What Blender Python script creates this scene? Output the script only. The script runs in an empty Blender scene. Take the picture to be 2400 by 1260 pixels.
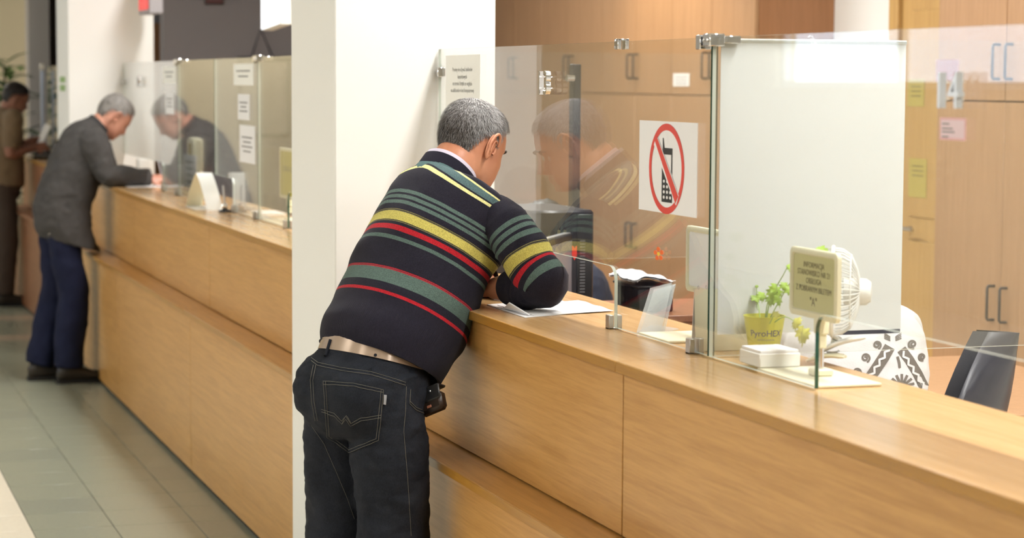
import bpy, bmesh, math, random
import numpy as np
from mathutils import Vector, Matrix, noise
from mathutils.bvhtree import BVHTree

random.seed(7)
SC = bpy.context.scene
COL = SC.collection
R = math.radians

# ------------------------------------------------------------------ camera
CAM_H, FPX = 1.62, 5248.0
YAW, PITCH, ROLL = R(17.754), R(4.794), R(0.309)
_f0 = Vector((math.sin(YAW), math.cos(YAW), 0)); _r0 = Vector((math.cos(YAW), -math.sin(YAW), 0)); _u0 = Vector((0, 0, 1))
_f = _f0*math.cos(PITCH) - _u0*math.sin(PITCH); _u = _u0*math.cos(PITCH) + _f0*math.sin(PITCH)
_r = _r0*math.cos(ROLL) + _u*math.sin(ROLL); _u2 = _u*math.cos(ROLL) - _r0*math.sin(ROLL)
CAMP = Vector((0, 0, CAM_H))
cd = bpy.data.cameras.new('camera'); cam = bpy.data.objects.new('camera', cd); COL.objects.link(cam)
cd.sensor_width = 36.0; cd.lens = FPX/2400*36; cd.clip_start = 0.05; cd.clip_end = 200
m3 = Matrix((_r, _u2, -_f)).transposed()
cam.matrix_world = Matrix.Translation(CAMP) @ m3.to_4x4()
cd.dof.use_dof = True; cd.dof.focus_distance = 5.45; cd.dof.aperture_fstop = 4.5
SC.camera = cam

# ------------------------------------------------------------------ world, exposure, lamps
w = bpy.data.worlds.new('world'); SC.world = w; w.use_nodes = True
bg = w.node_tree.nodes['Background']; bg.inputs[0].default_value = (0.72, 0.84, 1.0, 1); bg.inputs[1].default_value = 4.5
SC.view_settings.view_transform = 'Standard'; SC.view_settings.look = 'None'
SC.view_settings.exposure = -0.10; SC.view_settings.gamma = 1.0; SC.view_settings.use_curve_mapping = False
cy = SC.cycles
cy.max_bounces = 6; cy.diffuse_bounces = 3; cy.glossy_bounces = 4; cy.transmission_bounces = 4; cy.transparent_max_bounces = 12
cy.use_adaptive_sampling = True; cy.adaptive_threshold = 0.07; cy.adaptive_min_samples = 10
cy.caustics_reflective = False; cy.caustics_refractive = False; cy.sample_clamp_indirect = 6.0

CEIL = 3.25
def area_lamp(name, loc, sx, sy, power, color, rot=(0, 0, 0)):
    ld = bpy.data.lights.new(name, 'AREA'); ld.shape = 'RECTANGLE'; ld.size = sx; ld.size_y = sy
    ld.energy = power; ld.color = color
    o = bpy.data.objects.new(name, ld); o.location = loc; o.rotation_euler = rot; COL.objects.link(o)
    return o
WARM = (1.0, 0.955, 0.86); NEUT = (1.0, 0.985, 0.955)
OFFICE_ROW = [(2.25, y) for y in (1.2, 3.6, 6.0, 8.4, 10.8)]
HALL_ROW = [(-2.3, y) for y in (0.5, 3.5, 6.5, 9.5, 12.5)]+[(-0.2, 18.7)]  # the last one, by the end wall, is added to brighten that wall
BACK_ROW = [(3.5, y) for y in (2.5, 6.5, 10.5)]
for (x, y) in OFFICE_ROW: area_lamp('tube_lamp', (x, y, CEIL-0.07), 0.28, 1.5, 78, NEUT)
for (x, y) in HALL_ROW: area_lamp('hall_lamp', (x, y, CEIL-0.07), 0.55, 1.2, 60 if y > 15 else 42, WARM)
for (x, y) in BACK_ROW: area_lamp('back_lamp', (x, y, CEIL-0.07), 0.5, 1.2, 20, NEUT)
sp = bpy.data.lights.new('cabinet_spot', 'SPOT'); sp.energy = 130; sp.color = (1.0, 0.78, 0.45); sp.spot_size = R(80); sp.spot_blend = 0.8; sp.shadow_soft_size = 0.04
so = bpy.data.objects.new('cabinet_spot', sp); so.location = (3.75, 10.5, CEIL-0.1); so.rotation_euler = (0, R(-14), 0); COL.objects.link(so)

# ------------------------------------------------------------------ pixel helpers (only to read positions off the photograph)
def ray(u, v): return _f + _r*((u-1200)/FPX) - _u2*((v-630)/FPX)
def at(u, v, X=None, Y=None, z=None):
    d = ray(u, v)
    t = X/d.x if X is not None else Y/d.y if Y is not None else (z-CAM_H)/d.z
    return CAMP + d*t

# ------------------------------------------------------------------ mesh building
class MB:
    def __init__(s): s.v = []; s.f = []; s.m = []; s.sm = []; s.attr = {}
    def add(s, vs, fs, m=0, smooth=False, **attr):
        o = len(s.v); s.v += [Vector(p) for p in vs]
        for f in fs: s.f.append(tuple(i+o for i in f)); s.m.append(m); s.sm.append(smooth)
        for k in set(list(s.attr)+list(attr)):
            L = s.attr.setdefault(k, [0.0]*o)
            L += list(attr[k]) if k in attr else [0.0]*len(vs)
        return s
    def box(s, x0, x1, y0, y1, z0, z1, b=0.0, m=0, M=None):
        x0, x1 = min(x0, x1), max(x0, x1); y0, y1 = min(y0, y1), max(y0, y1); z0, z1 = min(z0, z1), max(z0, z1)
        if b <= 0:
            vs = [Vector((x, y, z)) for x in (x0, x1) for y in (y0, y1) for z in (z0, z1)]
            fs = [(0, 1, 3, 2), (4, 6, 7, 5), (0, 4, 5, 1), (2, 3, 7, 6), (0, 2, 6, 4), (1, 5, 7, 3)]
        else:
            b = min(b, (x1-x0)*.49, (y1-y0)*.49, (z1-z0)*.49)
            vs = []; idx = {}
            X = (x0, x1); Y = (y0, y1); Z = (z0, z1)
            for i in (0, 1):
                for j in (0, 1):
                    for k in (0, 1):
                        p = (X[i], Y[j], Z[k]); sg = (1-2*i, 1-2*j, 1-2*k)
                        for a in range(3):
                            q = [p[c]+(sg[c]*b if c != a else 0) for c in range(3)]
                            idx[(i, j, k, a)] = len(vs); vs.append(Vector(q))
            fs = []
            for a in range(3):
                o = [c for c in range(3) if c != a]
                for e in (0, 1):
                    q = []
                    for (s1, s2) in ((0, 0), (1, 0), (1, 1), (0, 1)):
                        t = [0, 0, 0]; t[a] = e; t[o[0]] = s1; t[o[1]] = s2; q.append(idx[(*t, a)])
                    flip = (e == 0) ^ (a == 1)
                    fs.append(tuple(reversed(q)) if flip else tuple(q))
            for a in range(3):
                b1, b2 = [c for c in range(3) if c != a]
                for s1 in (0, 1):
                    for s2 in (0, 1):
                        t0 = [0, 0, 0]; t1 = [0, 0, 0]; t0[b1] = t1[b1] = s1; t0[b2] = t1[b2] = s2; t1[a] = 1
                        fs.append((idx[(*t0, b1)], idx[(*t1, b1)], idx[(*t1, b2)], idx[(*t0, b2)]))
            for i in (0, 1):
                for j in (0, 1):
                    for k in (0, 1): fs.append(tuple(idx[(i, j, k, a)] for a in range(3)))
        if M is not None: vs = [M @ p for p in vs]
        return s.add(vs, fs, m)
    def rings(s, rings, caps=True, m=0, closed=False, smooth=True, **attr):
        n = len(rings[0]); vs = [p for r in rings for p in r]; fs = []
        K = len(rings)
        for i in range(K if closed else K-1):
            a = i*n; b = ((i+1) % K)*n
            for j in range(n): fs.append((a+j, a+(j+1) % n, b+(j+1) % n, b+j))
        if caps and not closed:
            fs.append(tuple(reversed(range(n)))); fs.append(tuple(range((K-1)*n, K*n)))
        return s.add(vs, fs, m, smooth, **attr)
    def tube(s, pts, r, n=8, m=0, caps=True, closed=False):
        pts = [Vector(p) for p in pts]
        rr = r if isinstance(r, (list, tuple)) else [r]*len(pts)
        rings = []; prev = None; K = len(pts)
        for i, p in enumerate(pts):
            if closed: t = pts[(i+1) % K]-pts[i-1]
            else: t = pts[min(i+1, K-1)]-pts[max(i-1, 0)]
            t = t.normalized() if t.length > 1e-9 else Vector((0, 0, 1))
            if prev is None:
                a = Vector((0, 0, 1)) if abs(t.z) < .9 else Vector((1, 0, 0))
                e1 = t.cross(a).normalized()
            else:
                e1 = (prev - t*prev.dot(t)); e1 = e1.normalized() if e1.length > 1e-6 else t.orthogonal().normalized()
            prev = e1; e2 = t.cross(e1)
            rings.append([p+(e1*math.cos(2*math.pi*k/n)+e2*math.sin(2*math.pi*k/n))*rr[i] for k in range(n)])
        return s.rings(rings, caps, m, closed)
    def lathe(s, prof, M=None, n=32, m=0, caps=True):
        M = M or Matrix.Identity(4)
        return s.rings([[M @ Vector((r*math.cos(2*math.pi*k/n), r*math.sin(2*math.pi*k/n), z)) for k in range(n)] for r, z in prof], caps, m)
    def prism(s, poly, fn, t0, t1, m=0):
        n = len(poly); vs = [fn(a, b, t0) for a, b in poly]+[fn(a, b, t1) for a, b in poly]
        fs = [tuple(reversed(range(n))), tuple(range(n, 2*n))]+[(i, (i+1) % n, n+(i+1) % n, n+i) for i in range(n)]
        return s.add(vs, fs, m)
    def join(s, o):
        k = len(s.v); s.v += o.v; s.f += [tuple(i+k for i in f) for f in o.f]; s.m += o.m; s.sm += o.sm
        for a in set(list(s.attr)+list(o.attr)):
            L = s.attr.setdefault(a, [0.0]*k); L += o.attr.get(a, [0.0]*len(o.v))
        return s
    def mesh(s, name, mats, org=Vector((0, 0, 0)), angle=40):
        me = bpy.data.meshes.new(name)
        me.from_pydata([p-org for p in s.v], [], s.f)
        for mt in (mats if isinstance(mats, (list, tuple)) else [mats]): me.materials.append(mt)
        me.polygons.foreach_set('material_index', s.m)
        for k, L in s.attr.items():
            a = me.attributes.new(k, 'FLOAT', 'POINT'); a.data.foreach_set('value', L)
        bm = bmesh.new(); bm.from_mesh(me); bmesh.ops.recalc_face_normals(bm, faces=bm.faces); bm.to_mesh(me); bm.free()
        me.polygons.foreach_set('use_smooth', [True]*len(me.polygons))
        me.set_sharp_from_angle(angle=R(angle))
        me.update(); return me

ORG = {}
def tag(o, label=None, cat=None, group=None, kind=None):
    if label: o['label'] = label
    if cat: o['category'] = cat
    if group: o['group'] = group
    if kind: o['kind'] = kind
    return o
def thing(name, label, cat, loc, group=None):
    o = bpy.data.objects.new(name, None); COL.objects.link(o); o.location = loc; o.empty_display_size = .1
    ORG[o] = Vector(loc); return tag(o, label, cat, group)
def part(name, mb, mat, parent, label=None, angle=40, kind=None):
    o = bpy.data.objects.new(name, mb.mesh(name, mat, ORG[parent], angle)); COL.objects.link(o)
    o.parent = parent; ORG[o] = ORG[parent]
    return tag(o, label, None, None, kind)
def solo(name, mb, mat, label=None, cat=None, group=None, kind=None, angle=40):
    lo = [min(p[i] for p in mb.v) for i in range(3)]; hi = [max(p[i] for p in mb.v) for i in range(3)]
    org = Vector(((lo[0]+hi[0])/2, (lo[1]+hi[1])/2, lo[2]))
    o = bpy.data.objects.new(name, mb.mesh(name, mat, org, angle)); COL.objects.link(o); o.location = org
    ORG[o] = org; return tag(o, label, cat, group, kind)
def struct(name, mb, mat): return solo(name, mb, mat, kind='structure')
def remesh(mb, voxel, smooth=4):
    """union of overlapping shells -> one continuous surface, returned as MB"""
    me = mb.mesh('tmp', []); o = bpy.data.objects.new('tmp', me); COL.objects.link(o)
    md = o.modifiers.new('r', 'REMESH'); md.mode = 'VOXEL'; md.voxel_size = voxel
    sm = o.modifiers.new('s', 'SMOOTH'); sm.factor = .5; sm.iterations = smooth
    dg = bpy.context.evaluated_depsgraph_get(); dg.update()
    ev = o.evaluated_get(dg); m2 = ev.to_mesh()
    out = MB(); out.add([v.co.copy() for v in m2.vertices], [tuple(p.vertices) for p in m2.polygons], 0, True)
    ev.to_mesh_clear(); bpy.data.objects.remove(o); bpy.data.meshes.remove(me)
    return out
def bvh(mb): return BVHTree.FromPolygons([tuple(p) for p in mb.v], mb.f)
def text_mb(body, size, fn, depth=0.0006, align='CENTER', spacing=1.0):
    c = bpy.data.curves.new('t', 'FONT'); c.body = body; c.size = size; c.align_x = align; c.extrude = depth; c.space_line = spacing; c.resolution_u = 3
    o = bpy.data.objects.new('t', c); COL.objects.link(o)
    dg = bpy.context.evaluated_depsgraph_get(); dg.update()
    m2 = o.evaluated_get(dg).to_mesh()
    mb = MB(); mb.add([fn(v.co.x, v.co.y, v.co.z) for v in m2.vertices], [tuple(p.vertices) for p in m2.polygons])
    o.evaluated_get(dg).to_mesh_clear(); bpy.data.objects.remove(o); bpy.data.curves.remove(c)
    return mb

# ------------------------------------------------------------------ materials
def newmat(name):
    m = bpy.data.materials.new(name); m.use_nodes = True; nt = m.node_tree
    return m, nt, nt.nodes['Principled BSDF'], nt.nodes, nt.links
def plain(name, col, rough=.5, metal=0., spec=.5, bump=0., scale=200., var=0., emit=None, alpha=None, sheen=0.):
    m, nt, p, N, Lk = newmat(name)
    p.inputs['Base Color'].default_value = (*col, 1); p.inputs['Roughness'].default_value = rough
    p.inputs['Metallic'].default_value = metal; p.inputs['Specular IOR Level'].default_value = spec
    if sheen: p.inputs['Sheen Weight'].default_value = sheen
    if emit: p.inputs['Emission Color'].default_value = (*emit[0], 1); p.inputs['Emission Strength'].default_value = emit[1]
    if bump or var:
        tc = N.new('ShaderNodeTexCoord'); nz = N.new('ShaderNodeTexNoise'); nz.inputs['Scale'].default_value = scale; nz.inputs['Detail'].default_value = 4
        Lk.new(tc.outputs['Object'], nz.inputs['Vector'])
        if bump:
            b = N.new('ShaderNodeBump'); b.inputs['Strength'].default_value = bump; b.inputs['Distance'].default_value = .002
            Lk.new(nz.outputs['Fac'], b.inputs['Height']); Lk.new(b.outputs['Normal'], p.inputs['Normal'])
        if var:
            r = N.new('ShaderNodeMapRange'); r.inputs[1].default_value = .3; r.inputs[2].default_value = .7; r.inputs[3].default_value = 1-var; r.inputs[4].default_value = 1+var
            mx = N.new('ShaderNodeMix'); mx.data_type = 'RGBA'; mx.blend_type = 'MULTIPLY'; mx.inputs[0].default_value = 1
            mx.inputs[6].default_value = (*col, 1); Lk.new(nz.outputs['Fac'], r.inputs[0]); Lk.new(r.outputs[0], mx.inputs[7]); Lk.new(mx.outputs[2], p.inputs['Base Color'])
    return m
def wood(name, c1, c2, rough=.32, axis='Y', scale=1.0, spec=.5, coat=0.):
    m, nt, p, N, Lk = newmat(name)
    tc = N.new('ShaderNodeTexCoord'); oi = N.new('ShaderNodeObjectInfo'); mp = N.new('ShaderNodeMapping')
    sc = {'X': (1.1, 26, 26), 'Y': (26, 1.1, 26), 'Z': (26, 26, 1.1)}[axis]
    mp.inputs['Scale'].default_value = [q*scale for q in sc]
    ad = N.new('ShaderNodeVectorMath'); ad.operation = 'ADD'
    ml = N.new('ShaderNodeVectorMath'); ml.operation = 'SCALE'; ml.inputs[0].default_value = (13, 7, 5); Lk.new(oi.outputs['Random'], ml.inputs['Scale'])
    Lk.new(tc.outputs['Object'], ad.inputs[0]); Lk.new(ml.outputs[0], ad.inputs[1]); Lk.new(ad.outputs[0], mp.inputs['Vector'])
    n1 = N.new('ShaderNodeTexNoise'); n1.inputs['Scale'].default_value = 1.6; n1.inputs['Detail'].default_value = 5; n1.inputs['Distortion'].default_value = .8
    n2 = N.new('ShaderNodeTexNoise'); n2.inputs['Scale'].default_value = 6; n2.inputs['Detail'].default_value = 6; n2.inputs['Roughness'].default_value = .7
    Lk.new(mp.outputs[0], n1.inputs['Vector']); Lk.new(mp.outputs[0], n2.inputs['Vector'])
    a = N.new('ShaderNodeMath'); a.operation = 'MULTIPLY_ADD'; a.inputs[1].default_value = .55; Lk.new(n2.outputs['Fac'], a.inputs[0])
    b = N.new('ShaderNodeMath'); b.operation = 'MULTIPLY'; b.inputs[1].default_value = .5; Lk.new(n1.outputs['Fac'], b.inputs[0]); Lk.new(b.outputs[0], a.inputs[2])
    cr = N.new('ShaderNodeValToRGB'); cr.color_ramp.elements[0].position = .40; cr.color_ramp.elements[1].position = .62
    cr.color_ramp.elements[0].color = (*c2, 1); cr.color_ramp.elements[1].color = (*c1, 1)
    Lk.new(a.outputs[0], cr.inputs[0]); Lk.new(cr.outputs[0], p.inputs['Base Color'])
    p.inputs['Roughness'].default_value = rough; p.inputs['Specular IOR Level'].default_value = spec
    bp = N.new('ShaderNodeBump'); bp.inputs['Strength'].default_value = .06; bp.inputs['Distance'].default_value = .001
    Lk.new(a.outputs[0], bp.inputs['Height']); Lk.new(bp.outputs[0], p.inputs['Normal'])
    return m
def glassmat(name, tint, base=.04, gain=.96, haze=0.):
    m, nt, p, N, Lk = newmat(name); N.remove(p); out = [n for n in N if n.type == 'OUTPUT_MATERIAL'][0]
    lw = N.new('ShaderNodeLayerWeight'); lw.inputs['Blend'].default_value = .5
    pw = N.new('ShaderNodeMath'); pw.operation = 'POWER'; pw.inputs[1].default_value = 5; Lk.new(lw.outputs['Facing'], pw.inputs[0])
    ma = N.new('ShaderNodeMath'); ma.operation = 'MULTIPLY_ADD'; ma.inputs[1].default_value = gain; ma.inputs[2].default_value = base; Lk.new(pw.outputs[0], ma.inputs[0])
    tr = N.new('ShaderNodeBsdfTransparent'); tr.inputs[0].default_value = (*tint, 1)
    gl = N.new('ShaderNodeBsdfGlossy'); gl.inputs['Roughness'].default_value = 0.0; gl.inputs[0].default_value = (1, 1, 1, 1)
    mx = N.new('ShaderNodeMixShader'); Lk.new(ma.outputs[0], mx.inputs[0]); Lk.new(tr.outputs[0], mx.inputs[1]); Lk.new(gl.outputs[0], mx.inputs[2])
    last = mx
    if haze:
        df = N.new('ShaderNodeBsdfDiffuse'); df.inputs[0].default_value = (.9, .92, .92, 1)
        m2 = N.new('ShaderNodeMixShader'); m2.inputs[0].default_value = haze; Lk.new(mx.outputs[0], m2.inputs[1]); Lk.new(df.outputs[0], m2.inputs[2]); last = m2
    Lk.new(last.outputs[0], out.inputs['Surface']); return m

M_wood = wood('beech_laminate', (.60, .325, .098), (.47, .235, .060), .34)
M_woodtop = wood('beech_worktop', (.60, .37, .165), (.49, .285, .115), .20)
M_edge = wood('beech_edge_band', (.44, .215, .032), (.36, .17, .025), .3)
M_cab = wood('cabinet_laminate', (.43, .25, .130), (.36, .205, .102), .4, 'Z')
M_cabdark = wood('cabinet_side', (.36, .17, .075), (.30, .14, .06), .45, 'Z')  # darker than the doors: shade on the cupboard sides is in the colour
M_red = wood('dim_reddish_laminate', (.30, .125, .058), (.24, .095, .042), .4)  # shade of the far-left counter mixed into the colour; low cabinet shares it
M_door = wood('door_wood', (.55, .34, .12), (.46, .27, .09), .4, 'Z')
M_white = plain('white_plaster', (.83, .825, .795), .75, bump=.05, scale=300)
M_cream = plain('cream_plaster', (.72, .62, .42), .8, bump=.05, scale=200)
M_greywall = plain('grey_plaster', (.25, .23, .24), .85, bump=.05, scale=200)
M_darkwall = plain('dark_brown_paint', (.06, .04, .03), .7)
M_ceil = plain('ceiling_paint', (.8, .79, .75), .9)
M_glass = glassmat('clear_glass', (.978, .985, .98))
M_glasshazy = glassmat('hazy_glass', (.96, .975, .97), haze=.10)  # diffuse white mixed in for the whitish reflection on the far panes
M_gedge = plain('green_glass_edge', (.012, .075, .05), .08, spec=.8)
M_pedge = plain('pale_glass_edge', (.62, .68, .60), .15, spec=.6)
M_chrome = plain('chrome', (.75, .75, .76), .12, 1.0)
M_steel = plain('brushed_steel', (.5, .49, .47), .35, 1.0)
M_black = plain('black_plastic', (.012, .012, .014), .4)
M_blackm = plain('black_metal', (.012, .011, .018), .35)
M_handle = plain('dark_handle', (.045, .04, .045), .35, .3)
M_paper = plain('white_paper', (.86, .86, .88), .7)
M_note = plain('note_paper', (.92, .92, .88), .7)
M_pink = plain('pink_note', (.85, .52, .56), .7)
M_pinkin = plain('pink_note_pale', (.86, .68, .74), .7)
M_yellow = plain('yellow_note', (.45, .36, .08), .7)
M_ink = plain('ink_black', (.02, .02, .02), .6)
M_inkgrey = plain('ink_grey', (.22, .22, .22), .6)
M_inkbrown = plain('ink_brown', (.10, .075, .03), .6)
M_signred = plain('sign_red', (.72, .055, .035), .5)
M_cream_pl = plain('cream_plastic', (.80, .76, .55), .4)
M_signcard = plain('pale_green_card', (.56, .55, .27), .6)
M_whitepl = plain('white_plastic', (.82, .82, .78), .35)
M_dark = plain('dark_gap', (.015, .012, .01), .8)

# ------------------------------------------------------------------ layout constants (metres)
XT, XP, XL, XB, XG = 1.587, 1.605, 1.494, 1.524, 1.792     # worktop edge, upper panel, ledge edge, lower panel, glass
ZT, ZL, ZG, ZC = 1.051, .685, 1.711, 1.195                   # worktop, ledge, glass top, hatch top
XW2 = 2.0                                                     # back edge of the worktop
PX0, PX1 = 1.485, 1.969
P1 = (6.321, 6.916); P2 = (12.90, 13.49)
XC, XWALL = 4.2, 4.6                                          # cabinet fronts, office back wall
XLEFT, YBACK, YEND = -4.2, -5.0, 19.5

# ================================================================== structure
def tilemat(name, col, var):
    m = plain(name, col, .28, spec=.5, bump=.03, scale=60, var=var); return m
M_tgreen = tilemat('green_grey_tile', (.265, .275, .205), .08)
M_tgreen2 = tilemat('green_grey_tile_b', (.245, .255, .195), .10)
M_tcream = tilemat('cream_tile', (.70, .64, .52), .04)
M_tbeige = tilemat('beige_tile', (.46, .37, .27), .05)
M_grout = plain('grout', (.11, .11, .09), .8)
def floor_material():
    m, nt, p, N, Lk = newmat('floor_tiles_far')
    tc = N.new('ShaderNodeTexCoord'); br = N.new('ShaderNodeTexBrick'); br.offset = 0
    br.inputs['Scale'].default_value = 1; br.inputs['Brick Width'].default_value = .3; br.inputs['Row Height'].default_value = .3; br.inputs['Mortar Size'].default_value = .003
    br.inputs[1].default_value = (.70, .64, .52, 1); br.inputs[2].default_value = (.66, .60, .49, 1); br.inputs[3].default_value = (.3, .28, .22, 1)
    Lk.new(tc.outputs['Object'], br.inputs[0]); Lk.new(br.outputs[0], p.inputs['Base Color']); p.inputs['Roughness'].default_value = .3
    return m
floor = struct('floor', MB().box(XLEFT-.2, XWALL+.2, YBACK, YEND+.2, -.15, -.004), M_grout)
# plain field of cream tiles to the left of the aisle and office floor, too far out of view to pick tiles apart
fl2 = part('tile_field', MB().box(XLEFT, .195, YBACK, YEND, -.004, 0), floor_material(), floor)
part('tile_field', MB().box(.195, XWALL, YBACK, 5.99, -.004, 0), floor_material(), floor)
part('tile_field', MB().box(1.66, XWALL, 6.0, YEND, -.004, 0), floor_material(), floor)
_tm = {}
def tile(x0, x1, y0, y1, mat):
    key = (round(x1-x0, 3), round(y1-y0, 3), mat.name)
    if key not in _tm:
        a, b = x1-x0, y1-y0
        _tm[key] = MB().box(0.0015, a-.0015, .0015, b-.0015, -.004, 0, .0012).mesh('tile', mat)
    o = bpy.data.objects.new('tile', _tm[key]); COL.objects.link(o); o.parent = floor
    o.location = Vector((x0, y0, 0)) - ORG[floor]
rows = []
y = 6.0
while y < YEND-.05: rows.append((y, y+.3)); y += .3
for i, (a, b) in enumerate(rows):
    beige = abs((a+b)/2-14.35) < .16 or abs((a+b)/2-15.45) < .16
    for j, (x0, x1) in enumerate(((.785, 1.077), (1.077, 1.369), (1.369, 1.66))):
        tile(x0, x1, a, b, M_tbeige if beige else (M_tgreen if (i*3+j*5+i*j) % 4 else M_tgreen2))
    for (x0, x1) in ((.195, .49), (.49, .785)): tile(x0, x1, a, b, M_tcream)

struct('ceiling', MB().box(XLEFT-.2, XWALL+.2, YBACK, YEND+.2, CEIL, CEIL+.15), M_ceil)
struct('wall_back', MB().box(XLEFT-.2, XWALL+.2, YBACK-.2, YBACK, 0, CEIL), M_cream)
struct('wall_right', MB().box(XWALL, XWALL+.2, YBACK, YEND, 0, CEIL), M_white)
we = MB().box(XLEFT-.2, 1.885, YEND, YEND+.2, 0, CEIL); struct('wall_end', we, M_cream)
struct('wall_end_grey', MB().box(1.885, 2.06, YEND-.25, YEND+.2, 0, CEIL), plain('light_grey_plaster', (.42, .39, .37), .85))
struct('wall_end_dark', MB().box(2.06, XWALL+.2, YEND, YEND+.2, 0, CEIL), M_darkwall)
struct('wall_cross', MB().box(2.385, XWALL, 15.2, 15.35, 0, CEIL), M_greywall)
# left wall with daylight windows (seen only as reflections in the counter glass)
WIN = [(-1.5, 1.0), (4.0, 7.0), (9.2, 12.0), (13.0, 17.2)]
wl = MB(); yy = YBACK
for a, b in WIN:
    wl.box(XLEFT-.2, XLEFT, yy, a, 0, CEIL); wl.box(XLEFT-.2, XLEFT, a, b, 0, 1.58); wl.box(XLEFT-.2, XLEFT, a, b, 2.75, CEIL); yy = b
wl.box(XLEFT-.2, XLEFT, yy, YEND, 0, CEIL); struct('wall_left', wl, M_cream)
for i, (a, b) in enumerate(WIN):
    wn = solo('window_%d' % (i+1), MB().box(XLEFT-.13, XLEFT-.07, a, a+.05, 1.58, 2.75).box(XLEFT-.13, XLEFT-.07, b-.05, b, 1.58, 2.75).box(XLEFT-.13, XLEFT-.07, a+.05, b-.05, 1.58, 1.63).box(XLEFT-.13, XLEFT-.07, a+.05, b-.05, 2.70, 2.75).box(XLEFT-.13, XLEFT-.07, (a+b)/2-.03, (a+b)/2+.03, 1.63, 2.70), M_whitepl, kind='structure')
    part('pane', MB().box(XLEFT-.104, XLEFT-.098, a+.05, b-.05, 1.63, 2.70), M_glass, wn)
    ld = bpy.data.lights.new('sky_portal', 'AREA'); ld.shape = 'RECTANGLE'; ld.size = 1.17; ld.size_y = b-a; ld.cycles.is_portal = True
    lo = bpy.data.objects.new('sky_portal', ld); lo.location = (XLEFT-.15, (a+b)/2, 2.165); lo.rotation_euler = (0, R(-90), 0); COL.objects.link(lo)
struct('wall_pillar_near', MB().box(PX0, PX1, P1[0], P1[1], 0, CEIL, .004), M_white)
struct('wall_pillar_far', MB().box(PX0, PX1, P2[0], P2[1], 0, CEIL, .004), M_white)

# ceiling lamp fixtures around the lamps
def fixture(x, y, sx, sy, label):
    t = thing('ceiling_light', label, 'ceiling light', (x, y, CEIL), 'ceiling light fixtures')
    h = MB(); b = .03
    h.box(x-sx/2-b, x+sx/2+b, y-sy/2-b, y-sy/2, CEIL-.08, CEIL).box(x-sx/2-b, x+sx/2+b, y+sy/2, y+sy/2+b, CEIL-.08, CEIL)
    h.box(x-sx/2-b, x-sx/2, y-sy/2, y+sy/2, CEIL-.08, CEIL).box(x+sx/2, x+sx/2+b, y-sy/2, y+sy/2, CEIL-.08, CEIL)
    part('housing', h, M_whitepl, t)
    part('reflector', MB().box(x-sx/2, x+sx/2, y-sy/2, y+sy/2, CEIL-.02, CEIL-.004), M_ceil, t)
ORD = ('first', 'second', 'third', 'fourth', 'fifth')
for i, (x, y) in enumerate(OFFICE_ROW): fixture(x, y, .28, 1.5, '%s narrow ceiling lamp from the camera in the row above the counter glass' % ORD[i])
for i, (x, y) in enumerate(HALL_ROW): fixture(x, y, .55, 1.2, ('%s wide ceiling lamp from the camera in the row over the public hall' % ORD[i]) if i < 5 else 'added wide ceiling lamp that brightens the cream end wall of the hall')
for i, (x, y) in enumerate(BACK_ROW): fixture(x, y, .5, 1.2, '%s ceiling lamp from the camera in the row over the office desks' % ORD[i])

# ================================================================== counters
M_toplam = [M_woodtop, M_edge]
def worktop(y0, y1, label):
    mb = MB().box(XT+.003, XW2, y0+.0015, y1-.0015, ZT-.022, ZT, .0015, 0)
    o = thing('worktop', label, 'worktop', ((XT+XW2)/2, (y0+y1)/2, ZT-.022), 'light wood counter tops')
    part('board', mb, M_woodtop, o)
    part('edge_band', MB().box(XT, XT+.003, y0+.0015, y1-.0015, ZT-.022, ZT-.0005, .001), M_edge, o, 'darker honey edge strip')
    return o
def counter(y0, y1, label, seams=(), mat=M_wood, edge=M_edge):
    t = thing('counter_unit', label, 'counter', (XB+.2, (y0+y1)/2, 0), 'counter units in line')
    part('upper_panel', MB().box(XP, XP+.018, y0+.003, y1-.003, ZL+.004, ZT-.0265, .0012), mat, t)
    part('lower_panel', MB().box(XB, XB+.018, y0+.003, y1-.003, .02, ZL-.0245, .0012), mat, t)
    part('plinth', MB().box(XB+.012, XB+.03, y0+.002, y1-.002, 0, .02), M_dark, t)
    lg = part('ledge', MB().box(XL+.003, XP+.016, y0+.0015, y1-.0015, ZL-.022, ZL-.0005, .001), mat, t)
    part('edge_band', MB().box(XL, XL+.003, y0+.0015, y1-.0015, ZL-.022, ZL-.001, .001), edge, lg)
    part('side_panel', MB().box(XB+.019, XW2-.06, y0+.003, y0+.021, .02, ZL-.024), mat, t)
    part('side_panel', MB().box(XB+.019, XW2-.06, y1-.021, y1-.003, .02, ZL-.024), mat, t)
    part('gap_shade_sheet', MB().box(XP+.0185, XP+.022, y0, y1, ZL, ZT-.024), M_dark, t)  # near-black sheet added behind the open joints in place of their shade
    part('back_panel', MB().box(XW2-.06, XW2-.042, y0+.002, y1-.002, .02, ZT-.024), mat, t)
    return t
YS = 4.262
counter(.9, YS, 'nearest wooden counter unit with a blank front, running out of frame at lower right')
counter(YS, P1[0]-.002, 'wooden counter unit in front of the man in the striped sweater')
counter(P1[1]+.002, 9.07, 'far wooden counter unit that emerges beside the white pillar at left')
counter(9.07, 11.22, 'middle unit of the far wooden counter, nearer than the man in grey')
counter(11.22, P2[0]-.002, 'wooden counter unit where the man in the grey jacket stands')
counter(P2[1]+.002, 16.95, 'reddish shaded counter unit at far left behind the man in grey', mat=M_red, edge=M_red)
worktop(.9, YS, 'nearest light wood counter top carrying the flower pot and the information sign')
worktop(YS, P1[0]-.002, 'light wood counter top with the papers under the sweater man')
worktop(P1[1]+.002, 9.07, 'far light wood counter top cut off by the white pillar')
worktop(9.07, 11.22, 'far light wood counter top with the white tent stand')
worktop(11.22, P2[0]-.002, 'light wood counter top on which the man in grey writes')
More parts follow.
